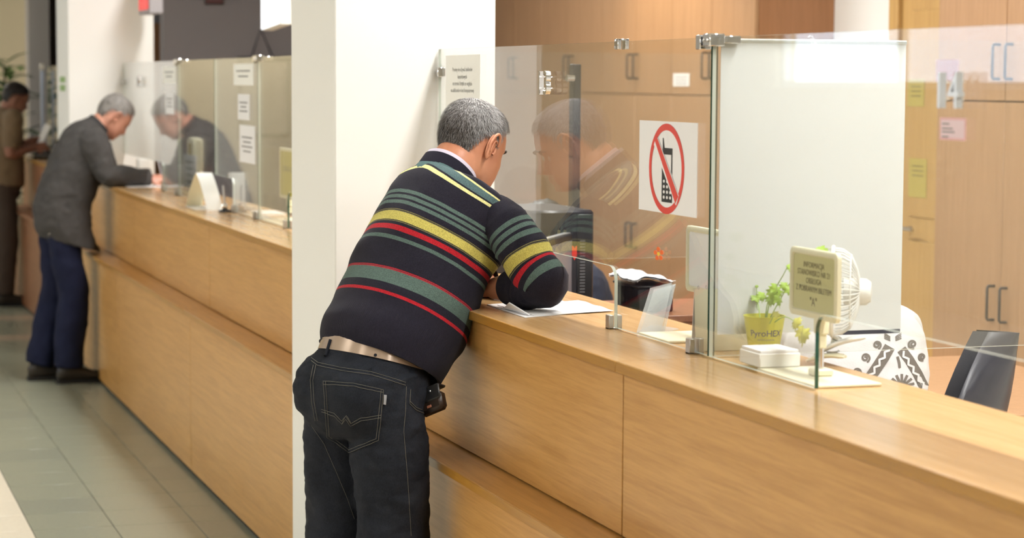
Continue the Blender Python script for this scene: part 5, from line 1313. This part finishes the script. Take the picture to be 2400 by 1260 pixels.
for (u, v, s, m_) in ((1697+10, 690, .020, M_leaf), (1753, 705, .018, M_leaf), (1768, 692, .017, M_leaf), (1785, 685, .018, M_leaf), (1815, 665, .024, M_leaf), (1812, 690, .022, M_leaf), (1822, 692, .020, M_leaf), (1838, 662, .016, M_leaf), (1868, 745, .022, M_leafy), (1888, 770, .028, M_leafy), (1740, 718, .018, M_leaf)):
    put_leaf(PL, at(u, v, X=POT.x+rnd.uniform(-.02, .008)), s*1.3, vaz-math.pi/2+rnd.uniform(-.8, .8), R(rnd.uniform(-80, -40)), R(rnd.uniform(-40, 40)), m_)

# white box of note slips
b0 = at(1743, 866, z=ZT); bx0 = b0+Vector((.002, 0, 0))
c0 = at(1790, 873, z=ZT); c1 = at(1874, 868, z=ZT)
sl = thing('slip_box', 'white box of paper slips in front of the lime flower pot', 'box', (1.87, 4.10, ZT))
ya, yb, xa, xb = 4.035, 4.135, 1.807, 1.895
hz = .034
part('tray', MB().box(xa, xb, ya, yb, ZT+.0068, ZT+.0068+hz*.82, .002), M_whitepl, sl)
part('slips', MB().box(xa+.003, xb-.003, ya+.003, yb-.003, ZT+.0068+hz*.82, ZT+.0068+hz, .001), M_paper, sl)

# clip-on fan behind the information sign
FC = at(1952, 682, X=1.985); fan = thing('clip_fan', 'small white clip-on fan behind the information sign', 'fan', (FC.x, FC.y, ZT))
rf = .088; faz = R(-28)
FM = Matrix.Translation(FC) @ Matrix.Rotation(faz, 4, 'Z') @ Matrix.Rotation(R(90), 4, 'Y')      # local z -> +X (rear dome)
gr = MB()
for k in range(44):
    a_ = 2*math.pi*k/44; ca, sa = math.cos(a_), math.sin(a_)
    gr.tube([FM @ Vector((r_*ca, r_*sa, z_)) for r_, z_ in ((rf, .0), (rf*.97, .020), (rf*.84, .036), (rf*.55, .048), (rf*.28, .054))], .0013, 5)
part('rear_grille', gr, M_whitepl, fan, kind='stuff')
part('rim', MB().tube([FM @ Vector((rf*1.01*math.cos(2*math.pi*k/48), rf*1.01*math.sin(2*math.pi*k/48), 0)) for k in range(48)], .0045, 8, closed=True).tube([FM @ Vector((rf*.84*math.cos(2*math.pi*k/40), rf*.84*math.sin(2*math.pi*k/40), .036)) for k in range(40)], .0016, 6, closed=True), M_whitepl, fan)
part('motor', MB().lathe([(.001, .078), (.020, .076), (.027, .066), (.028, .046), (.026, .022), (.001, .02)], FM, 28), M_whitepl, fan)
gf = MB()
for k in range(44):
    a_ = 2*math.pi*k/44; ca, sa = math.cos(a_), math.sin(a_)
    gf.tube([FM @ Vector((r_*ca, r_*sa, z_)) for r_, z_ in ((rf, -.002), (rf*.94, -.020), (rf*.6, -.030), (rf*.2, -.034))], .0012, 5)
part('front_grille', gf, M_whitepl, fan, kind='stuff')
part('front_cap', MB().lathe([(.001, -.038), (.016, -.037), (.018, -.032), (.001, -.030)], FM, 20), M_whitepl, fan)
for k in range(3):
    a0 = 2*math.pi*k/3; bl_ = MB(); top_ = []
    for i in range(6):
        for j in range(5):
            a_ = a0+1.3*i/5; r_ = .018+(.072-.018)*j/4; top_.append(FM @ Vector((r_*math.cos(a_), r_*math.sin(a_), -.016+.022*i/5)))
    f_ = [(i*5+j, i*5+j+1, (i+1)*5+j+1, (i+1)*5+j) for i in range(5) for j in range(4)]
    off_ = FM.to_3x3() @ Vector((0, 0, .0012)); bl_.add(top_+[p+off_ for p in top_], f_+[tuple(reversed([q+30 for q in f])) for f in f_], 0, True)
    part('blade', bl_, plain('fan_blade', (.70, .76, .80), .3) if k == 0 else bpy.data.materials['fan_blade'], fan)
# yoke and clip resting on the counter
n0 = FM @ Vector((0, 0, .05)); cl0 = Vector((FC.x+.005, FC.y+.005, ZT+.040))
part('yoke', MB().tube([FM @ Vector((.088, 0, .0)), FM @ Vector((.10, 0, .02)), cl0+Vector((0, 0, .012)), cl0], .006, 10), M_whitepl, fan)
ck = MB()
def clipjaw(p0, p1, w0, w1, th):
    d_ = (p1-p0).normalized(); s_ = d_.cross(Vector((0, 0, 1))).normalized(); up_ = s_.cross(d_); rings = []
    for k in range(9):
        t_ = k/8; c = p0.lerp(p1, t_)+up_*.006*math.sin(math.pi*t_); rings.append(ellring(c, s_, up_, (w0+(w1-w0)*t_)*(1 if k < 8 else .6), th*(1 if 0 < k < 8 else .6), 14, 2.6))
    return MB().rings(rings, True)
part('upper_jaw', clipjaw(Vector((FC.x-.02, FC.y+.03, ZT+.022)), Vector((FC.x+.055, FC.y-.045, ZT+.062)), .016, .020, .0055), M_whitepl, fan)
part('lower_jaw', clipjaw(Vector((FC.x-.03, FC.y+.04, ZT+.0075)), Vector((FC.x+.02, FC.y-.02, ZT+.020)), .018, .015, .005), M_cream_pl, fan)
part('spring', MB().tube([cl0+Vector((.012*math.cos(q), .012*math.sin(q), -.022+.003*q/3)) for q in [k*.5 for k in range(26)]], .0014, 5), M_steel, fan)

# ================================================================== office behind the near counter
# black office chair at right
def chair(name, label, pos, az):
    t = thing(name, label, 'chair', pos); M_ = Matrix.Translation(pos) @ Matrix.Rotation(az, 4, 'Z')
    rings = []; edge = []
    for k in range(15):
        t_ = k/14; z = .54+.52*t_; w_ = .225*(1-.93*max(0, (t_-.45)/.55)**2.6)*(0.86+.14*min(1, t_*4)); x = -.20-.03*math.sin(math.pi*t_*.9)-.15*t_
        rings.append((x, z, max(w_, .012)))
    def shell(off, thick, wsc):
        R_ = []
        for x, z, w_ in rings:
            c = []
            for k in range(12): s = -1+2*k/11; c.append(M_ @ Vector((x+off+.055*s*s, w_*wsc*s, z)))
            for k in range(11, -1, -1): s = -1+2*k/11; c.append(M_ @ Vector((x+off-thick+.055*s*s, w_*wsc*s, z)))
            R_.append(c)
        return MB().rings(R_, True)
    part('backrest', shell(0.030, .034, .94), plain('black_fabric', (.010, .010, .014), .85, bump=.3, scale=300) if 'black_fabric' not in bpy.data.materials else bpy.data.materials['black_fabric'], t, angle=60)
    part('back_shell', shell(-.006, .012, 1.0), plain('chair_shell', (.030, .030, .042), .35) if 'chair_shell' not in bpy.data.materials else bpy.data.materials['chair_shell'], t, 'dark grey plastic shell', angle=60)
    part('seat', MB().box(-.23, .23, -.235, .235, .43, .50, .03, M=M_), bpy.data.materials['black_fabric'], t)
    part('back_bar', MB().tube([M_ @ Vector(p) for p in ((.0, 0, .42), (-.20, 0, .42), (-.27, 0, .47), (-.26, 0, .68))], .018, 10), M_black, t)
    part('gas_lift', MB().tube([M_ @ Vector((0, 0, .08)), M_ @ Vector((0, 0, .42))], .025, 14), M_black, t)
    for k in range(5):
        a_ = 2*math.pi*k/5; leg = part('leg', MB().tube([M_ @ Vector((.02*math.cos(a_), .02*math.sin(a_), .11)), M_ @ Vector((.30*math.cos(a_), .30*math.sin(a_), .075))], [.025, .016], 8), M_black, t)
        c = M_ @ Vector((.30*math.cos(a_), .30*math.sin(a_), .03)); part('castor', MB().lathe([(.001, -.012), (.026, -.012), (.030, 0), (.026, .012), (.001, .012)], Matrix.Translation(c) @ Matrix.Rotation(R(90), 4, 'X'), 16), M_black, leg)
    return t
ct = at(2380, 784, z=1.055)
chair('office_chair', 'black office chair back at the right edge behind the counter', (ct.x-.265, ct.y+.255, 0), R(136))
def stool(label, x, y):
    t = thing('office_stool', label, 'stool', (x, y, 0), 'round office stools'); T_ = Matrix.Translation((x, y, 0))
    part('seat', MB().lathe([(.001, .38), (.17, .38), (.19, .40), (.19, .43), (.17, .445), (.001, .45)], T_, 28), bpy.data.materials['black_fabric'], t)
    part('gas_lift', MB().tube([(x, y, .05), (x, y, .38)], .025, 12), M_black, t)
    part('foot_ring', MB().lathe([(.001, 0), (.20, 0), (.19, .03), (.03, .05), (.001, .05)], T_, 28), M_black, t)
stool('round black stool under the clerk in the white blouse', 2.61, 5.26)
stool('round black stool under the dark-haired clerk behind the computer', 2.60, 7.43)
stool('round black stool under the clerk in blue', 2.58, 10.15)
def desk(name, label, x0, x1, y0, y1, h=.745, top=M_cab):
    t = thing(name, label, 'desk', ((x0+x1)/2, (y0+y1)/2, 0))
    part('desk_top', MB().box(x0, x1, y0, y1, h-.026, h, .002), top, t)
    for yy in (y0+.03, y1-.05): part('side_panel', MB().box(x0+.03, x1-.03, yy, yy+.022, 0, h-.026), top, t)
    part('modesty_panel', MB().box(x0+.08, x0+.10, y0+.052, y1-.05, .25, h-.026), top, t)
    return t
desk('office_desk', 'wooden desk behind the clerk in the white blouse', 2.95, 3.62, 5.20, 6.40)
desk('office_desk', 'wooden desk behind the counter under the black computer', 2.02, 2.30, 5.55, 6.70)
desk('office_desk', 'far wooden desk in front of the clerk in blue', 2.02, 2.44, 8.6, 10.9)
# black computer case and flat monitor on the counter desk
pcx0, pcx1, pcy = 2.07, 2.275, 6.30
pc = thing('computer_tower', 'black computer case with a red heart sticker behind the counter', 'computer', (2.17, 6.48, .745))
part('case', MB().box(pcx0, pcx1, pcy, pcy+.38, .745, 1.237, .008), plain('pc_black', (.012, .012, .018), .35), pc)
part('side_bezel', MB().box(pcx1-.055, pcx1-.006, pcy-.004, pcy, .77, 1.225, .002), M_black, pc)
vent = MB()
for k in range(18): vent.box(pcx1-.046, pcx1-.030, pcy-.0052, pcy-.0038, .99+.009*k, .994+.009*k)
part('vent_slots', vent, plain('vent_grey', (.12, .12, .13), .5), pc, kind='stuff')
part('blue_led', MB().box(pcx0+.085, pcx0+.105, pcy-.003, pcy-.001, 1.00, 1.025, .001), plain('blue_plastic', (.02, .03, .35), .3), pc)
hx, hz_ = at(1347, 590, Y=pcy-.002).x, at(1347, 590, Y=pcy-.002).z
heart = [(.0135*math.sin(q)**3, (.0135*math.cos(q)-.0052*math.cos(2*q)-.0021*math.cos(3*q)-.001*math.cos(4*q))) for q in [2*math.pi*k/28 for k in range(28)]]
part('heart_sticker', MB().prism([(1.15*p, 1.5*q) for p, q in heart], lambda a, b, c: Vector((hx+a, pcy-.0008-c, hz_+b)), 0, .0006), plain('heart_red', (.75, .04, .02), .5), pc, 'red heart sticker')
mA = at(1333, 546, X=2.135); mB_ = at(1250, 569, X=2.055)
d_ = Vector((mA.x-mB_.x, mA.y-mB_.y, 0)).normalized()
d_ = Vector((math.sin(R(33)), math.cos(R(33)), 0)); nrm_ = Vector((-d_.y, d_.x, 0))
mA = at(1334, 546, Y=6.24)
mo = thing('flat_monitor', 'flat black monitor with a grey screen beside the black computer', 'monitor', (mA.x-d_.x*.2, mA.y-d_.y*.2, .745))
Mm = Matrix(((d_.x, nrm_.x, 0, mA.x), (d_.y, nrm_.y, 0, mA.y), (0, 0, 1, mA.z), (0, 0, 0, 1)))
part('bezel', MB().box(-.30, 0, -.010, .018, -.29, 0, .004, M=Mm), M_black, mo)
part('screen', MB().box(-.288, -.012, -.0112, -.0100, -.272, -.020, M=Mm), plain('screen_grey', (.20, .20, .24), .25), mo)
part('top_strip', MB().box(-.30, 0, -.004, .016, 0, .002, M=Mm), plain('strip_silver', (.45, .45, .45), .3, .6), mo)
part('stand', MB().box(-.17, -.12, .018, .036, mo.location.z+.012-mA.z, -.12, .004, M=Mm).box(-.22, -.06, -.03, .06, mo.location.z+.0005-mA.z, mo.location.z+.014-mA.z, .004, M=Mm), M_black, mo)
# black box with crumpled white tissue, on a low brown cabinet
bq = at(1435, 690, X=2.62)
lc = thing('low_cabinet', 'low brown cabinet behind the counter right of the computer', 'cabinet', (2.50, 6.2, 0))
part('body', MB().box(2.33, 2.66, 5.98, 6.42, .02, .93, .003), M_cabdark, lc); part('front', MB().box(2.318, 2.329, 6.0, 6.40, .05, .90, .002), M_red, lc)
part('top', MB().box(2.315, 2.675, 5.965, 6.435, .93, .95, .002), M_red, lc)
bxq = thing('black_box', 'black box under the white crumpled paper right of the computer', 'box', (2.42, 6.2, .95))
part('box_body', MB().box(2.33, 2.44, 6.07, 6.27, .95, 1.02, .004), M_black, bxq); part('lid', MB().box(2.325, 2.445, 6.065, 6.275, 1.02, 1.028, .003), M_black, bxq)
cr_ = MB(); vs = []; K1, K2 = 16, 14
for i in range(K1+1):
    for j in range(K2+1):
        x, y_ = 2.315+.13*i/K1, 6.06+.22*j/K2; hh = .020*abs(noise.noise(Vector((x*22, y_*22, 1))))+.006+.02*math.exp(-((x-2.36)/.05)**2)
        vs.append(Vector((x, y_, 1.029+hh)))
f_ = [(i*(K2+1)+j, i*(K2+1)+j+1, (i+1)*(K2+1)+j+1, (i+1)*(K2+1)+j) for i in range(K1) for j in range(K2)]; n_ = len(vs)
cr_.add(vs+[v-Vector((0, 0, .006 if 0 else .0055)) for v in vs], f_+[tuple(reversed([q+n_ for q in f])) for f in f_], 0, True)
solo('crumpled_paper', cr_, M_paper, 'crumpled white paper lying on the black box right of the computer', 'paper', angle=80)

# ================================================================== things around the far counters
# white tent-shaped display stand
p0 = at(468, 486, z=ZT+.001); tsx = 1.60
ts = thing('tent_stand', 'white arched tent stand on the far counter right of the man in grey', 'stand', (1.70, 9.75, ZT))
A0 = at(497, 404, X=1.70); L0 = at(470, 482, z=ZT); R0 = at(527, 498, z=ZT); 
def arch(p, q, r_, dw, mat, nm):
    """curved leaf from foot p to apex q, width vector dw"""
    pts = []
    for k in range(9):
        t_ = k/8; c = p.lerp(q, t_)+Vector((0, 0, .010*math.sin(math.pi*t_)))+r_*math.sin(math.pi*t_)*.012; pts.append(c)
    n_ = Vector((0, 0, 1)).cross(dw).normalized()*.004; a = []; b = []
    vs = []
    for c in pts: vs += [c, c+dw, c+dw+n_, c+n_]
    fs = []
    for k in range(8):
        for j in range(4): fs.append((k*4+j, k*4+(j+1) % 4, (k+1)*4+(j+1) % 4, (k+1)*4+j))
    fs += [(0, 1, 2, 3), (32, 35, 34, 33)]
    part(nm, MB().add(vs, fs, 0, True), mat, ts, angle=50)
W_ = Vector((-.07, 0, 0))
Lf = Vector((1.69, 10.05, ZT)); Rf = Vector((1.69, 9.42, ZT)); Ap = Vector((1.69, 9.73, 1.215))
Lf = at(472, 484, z=ZT); Rf = at(522, 492, z=ZT); Ap = at(496, 404, Y=(Lf.y+Rf.y)/2)
arch(Lf, Ap, Vector((0, 1, 0)), W_, M_cream_pl, 'left_leaf'); arch(Rf, Ap, Vector((0, -1, 0)), W_, M_whitepl, 'right_leaf')
part('base_bar', MB().box(min(Lf.x, Rf.x)-.07, max(Lf.x, Rf.x), Rf.y, Lf.y, ZT+.0003, ZT+.005, .001), M_whitepl, ts)
# little chrome clip with pen
ck = at(527, 497, z=ZT)
ps = thing('pen_stand', 'small black and chrome pen stand at the foot of the white tent stand', 'pen stand', ck)
part('base', MB().lathe([(.001, 0), (.028, 0), (.026, .008), (.012, .014), (.001, .015)], Matrix.Translation(ck), 20), M_black, ps)
part('ball', MB().lathe([(.001, .012), (.012, .016), (.016, .026), (.012, .036), (.001, .040)], Matrix.Translation(ck), 18), M_chrome, ps)
part('pen', MB().tube([ck+Vector((0, 0, .03)), ck+Vector((-.005, .012, .115))], .0045, 8), M_steel, ps)
# grey slim leaflet stand with lettering strips and cream tower
q0 = at(428, 468, z=ZT); q1 = at(456, 468, z=ZT)
ls = thing('leaflet_stand', 'grey lettered leaflet stand behind the glass right of the man in grey', 'leaflet stand', (1.84, 10.4, ZT))
a = at(429, 360, X=1.85); b = at(457, 465, X=1.85)
part('panel', MB().box(1.85, 1.858, b.y, a.y, ZT+.02, a.z, .002), plain('leaflet_grey', (.52, .55, .57), .6), ls)
for k in range(4):
    zz = a.z-.03-.032*k; part('print_line', MB().box(1.8488, 1.850, b.y+.08, a.y-.08, zz-.010, zz), M_inkgrey, ls)
part('base', MB().box(1.82, 1.90, b.y, a.y, ZT+.0005, ZT+.02, .003), M_cream_pl, ls)
a = at(437, 321, X=1.92); b = at(455, 470, X=1.92)
tw = thing('card_tower', 'slim cream display tower behind the grey leaflet stand', 'display tower', (1.93, (a.y+b.y)/2, ZT))
part('tower_body', MB().box(1.92, 1.97, b.y, a.y, ZT+.001, a.z, .012), M_cream_pl, tw)
part('window', MB().box(1.917, 1.9205, b.y+.07, a.y-.07, ZT+.05, a.z-.03, .002), M_yellow, tw)
# yellow sign at the pillar edge
a = at(654, 345, X=1.87); b = at(654, 465, X=1.87)
stand_sign('yellow_sign', 'yellow framed sign on a stand at the edge of the white pillar', a.y, a.y-.32, 1.145, a.z, 1.87, (1.806, 1.945, a.y-.42, a.y+.03), plain('yellow_card', (.50, .44, .03), .6), [('OBS\u0141UGA', 1.255, .03, 1.6, 0)], ink=M_ink)
# loose papers by the blue clerk
for k, (u, v, lab) in enumerate(((650, 500, 'white papers on the far counter beside the yellow sign'), (632, 512, 'grey folder on the far counter under the yellow sign'))):
    c = at(u, v, z=ZT); m_ = M_paper if k == 0 else plain('grey_folder', (.35, .36, .36), .6)
    solo('paper_stack', MB().box(1.86+.02*k, 1.97, c.y-.12-.05*k, c.y+.10-.02*k, ZT+.0003+.0*k, ZT+.008, .001), m_, lab, 'papers') if k == 0 else solo('folder', MB().box(1.80+.01, 1.855, c.y-.10, c.y+.10, ZT+.0003, ZT+.006, .001), m_, lab, 'folder')
# telephone-like white item on the counter behind the hands of the man in grey
a = at(322, 372, Y=12.55); b = at(352, 410, Y=12.55)
bxw = thing('white_terminal', 'small white terminal on the counter behind the hands of the man in grey', 'terminal', ((a.x+b.x)/2, 12.55, ZT))
part('body', MB().box(a.x, b.x, 12.50, 12.60, ZT+.0005, a.z, .006), M_whitepl, bxw)
part('dark_slot', MB().box(a.x+.02, b.x-.02, 12.497, 12.5005, ZT+.02, ZT+.05, .001), M_black, bxw)

# hanging red number display and white light board above the counter
a = at(338, 28, X=1.86); b = at(357, 22, X=1.86)
rd = thing('number_display', 'red lit number display hanging by the far pillar at the top edge', 'display', (1.88, 12.55, a.z))
part('housing', MB().box(1.862, 1.94, 12.36, 12.74, a.z-.012, a.z+.26, .004), plain('display_grey', (.30, .28, .29), .5), rd)
part('red_face', MB().box(1.858, 1.8625, 12.385, 12.715, a.z+.012, a.z+.245, .001), plain('red_face', (.65, .03, .03), .4, emit=((1.0, .05, .05), .55)), rd, 'glowing red face')
part('hanger', MB().tube([(1.90, 12.55, a.z+.26), (1.90, 12.55, CEIL)], .012, 8), M_steel, rd)
wa = at(612, 72, X=2.2); wdv = Vector((math.sin(R(8)), math.cos(R(8)), 0)); wn_ = Vector((wdv.y, -wdv.x, 0))
Mw = Matrix(((wdv.x, wn_.x, 0, wa.x), (wdv.y, wn_.y, 0, wa.y), (0, 0, 1, wa.z), (0, 0, 0, 1)))
wb = thing('light_board', 'bright white hanging light board at the top edge left of the pillar', 'light board', wa)
part('housing', MB().box(-1.25, 0, .006, .06, 0, .70, .004, M=Mw), M_whitepl, wb)
part('lit_face', MB().box(-1.24, -.006, 0, .006, .006, .69, .001, M=Mw), plain('lit_white', (.9, .92, .95), .4, emit=((.92, .96, 1.0), 1.5)), wb, 'glowing white face')
for k in (-.2, -1.0): part('hanger', MB().tube([Mw @ Vector((k, .03, .70)), Vector(((Mw @ Vector((k, .03, 0))).x, (Mw @ Vector((k, .03, 0))).y, CEIL))], .008, 8), M_steel, wb)
# picture hung by a V-shaped cord on the grey wall
yv = 15.19; ap_ = at(611, 66, Y=yv); v0_ = at(590, 134, Y=yv); v1_ = at(641, 138, Y=yv)
pc_ = thing('wall_picture', 'framed picture hung by a V-shaped cord on the grey wall behind the far glass', 'picture', ((v0_.x+v1_.x)/2, yv, v0_.z-.5))
xw0, xw1, zt_ = v0_.x-.10, v1_.x+.12, v0_.z
part('frame', MB().box(xw0, xw1, yv-.022, yv-.002, zt_-.55, zt_-.52, .002).box(xw0, xw1, yv-.022, yv-.002, zt_-.03, zt_, .002).box(xw0, xw0+.03, yv-.022, yv-.002, zt_-.52, zt_-.03, .002).box(xw1-.03, xw1, yv-.022, yv-.002, zt_-.52, zt_-.03, .002), M_greyk, pc_)
part('picture_field', MB().box(xw0+.03, xw1-.03, yv-.012, yv-.004, zt_-.52, zt_-.03), plain('picture_field', (.24, .22, .20), .6, var=.3, scale=6), pc_)
part('cord', MB().tube([v0_, ap_, v1_], .006, 6), plain('cord_grey', (.09, .08, .09), .8), pc_)
part('hook', MB().tube([ap_+Vector((0, .008, 0)), ap_-Vector((0, .012, 0))], .006, 8), M_steel, pc_)
a = at(482, 0, Y=yv); b = at(522, 8, Y=yv)
sgp = thing('wall_plaque', 'dark red plaque on the grey wall at the top edge', 'plaque', ((a.x+b.x)/2, yv, b.z))
part('plate', MB().box(a.x, b.x, yv-.02, yv-.002, b.z, b.z+.25, .004), plain('plaque_red', (.10, .025, .025), .5), sgp); part('rim', MB().box(a.x-.008, b.x+.008, yv-.012, yv-.001, b.z-.008, b.z+.258, .003), M_darkwall, sgp)
# dark door beside the grey wall
dd0 = at(357, 92, Y=17.4); dd1 = at(384, 145, Y=17.4)
dw_ = solo('door_2', MB().box(2.25, 3.1, 17.4, 17.45, 0, 2.05, .003), M_cabdark, kind='structure'); part('panel', MB().box(2.36, 2.99, 17.392, 17.40, .2, 1.85, .004), M_cabdark, dw_)
struct('wall_corridor', MB().box(2.0, 4.6, 17.46, 17.6, 0, CEIL), M_greywall)
# green stickers on the far pillar
for (v0, v1, lab) in ((180, 193, 'upper green sticker on the narrow side of the far pillar'), (199, 213, 'lower green sticker on the narrow side of the far pillar')):
    a = at(141, v0, X=PX0); b = at(153, v1, X=PX0)
    stk = thing('green_sticker', lab, 'sticker', (PX0, (a.y+b.y)/2, b.z)); part('sheet', MB().box(PX0-.0012, PX0-.0004, b.y, a.y, b.z, a.z), plain('sticker_green', (.16, .36, .07), .5) if 'sticker_green' not in bpy.data.materials else bpy.data.materials['sticker_green'], stk)
    part('mark', MB().box(PX0-.0018, PX0-.0012, b.y+(a.y-b.y)*.3, a.y-(a.y-b.y)*.3, b.z+.012, a.z-.012), plain('sticker_pale', (.45, .6, .35), .5) if 'sticker_pale' not in bpy.data.materials else bpy.data.materials['sticker_pale'], stk)
# big potted plant at the end of the hall
pp_ = at(25, 640, Y=18.6); PX, PY = pp_.x, 18.6
big = thing('potted_plant', 'tall leafy potted plant behind the third man at the left edge', 'plant', (PX, PY, 0))
part('pot', MB().lathe([(.001, 0), (.14, 0), (.19, .34), (.20, .36), (.185, .36), (.17, .30), (.001, .30)], Matrix.Translation((PX, PY, 0)), 28), plain('brown_pot', (.10, .05, .03), .5), big)
part('trunk', MB().tube([(PX, PY, .28), (PX+.02, PY, .8), (PX-.01, PY+.02, 1.3), (PX-.03, PY, 1.7)], [.022, .018, .014, .008], 10), plain('bark', (.09, .06, .04), .9), big)
M_bigleaf = plain('dark_leaf', (.035, .10, .022), .35, var=.3, scale=20); M_bigleaf2 = plain('bright_leaf', (.12, .26, .05), .35, var=.2, scale=20)
def blade_mesh(mat):
    vs = []; n_ = 8
    for k in range(n_+1):
        t_ = k/n_; w_ = .20*math.sin(math.pi*min(1, t_*.95+.03))**.8; z = -.35*t_*t_
        vs += [Vector((-w_, t_, z+.05*w_)), Vector((0, t_, z-.02)), Vector((w_, t_, z+.05*w_))]
    fs = [(k*3+j, k*3+j+1, k*3+j+4, k*3+j+3) for k in range(n_) for j in range(2)]; K = len(vs)
    return MB().add(vs+[v-Vector((0, 0, .006)) for v in vs], fs+[tuple(reversed([q+K for q in f])) for f in fs], 0, True).mesh('leaf', mat, angle=80)
lm = [blade_mesh(M_bigleaf), blade_mesh(M_bigleaf2)]; rnd = random.Random(11)
for k in range(64):
    z = .55+1.22*(k/63); az_ = k*2.4+rnd.uniform(-.3, .3); s_ = rnd.uniform(.20, .34)*(1.0 if z < 1.5 else .8)
    o = bpy.data.objects.new('leaf', lm[1 if z > 1.52 or rnd.random() < .15 else 0]); COL.objects.link(o); o.parent = big
    o.matrix_local = Matrix.Translation((.01*math.cos(az_), .01*math.sin(az_), z)) @ Matrix.Rotation(az_, 4, 'Z') @ Matrix.Rotation(R(rnd.uniform(5, 50)), 4, 'X') @ Matrix.Scale(s_, 4); ORG[o] = ORG[big]
# chrome-topped glass post of the last screen
gp = at(100, 300, Y=16.93)
gpo = thing('glass_post', 'pale glass post with a chrome joint at far left in front of the grey wall', 'post', (gp.x, 16.93, ZT))
part('post', MB().box(gp.x-.012, gp.x+.012, 16.915, 16.945, ZT, ZG-.03, .003), plain('pale_glass_post', (.62, .70, .86), .1), gpo)
part('cap', MB().box(gp.x-.016, gp.x+.016, 16.905, 16.955, ZG-.03, ZG+.02, .003), M_chrome, gpo)
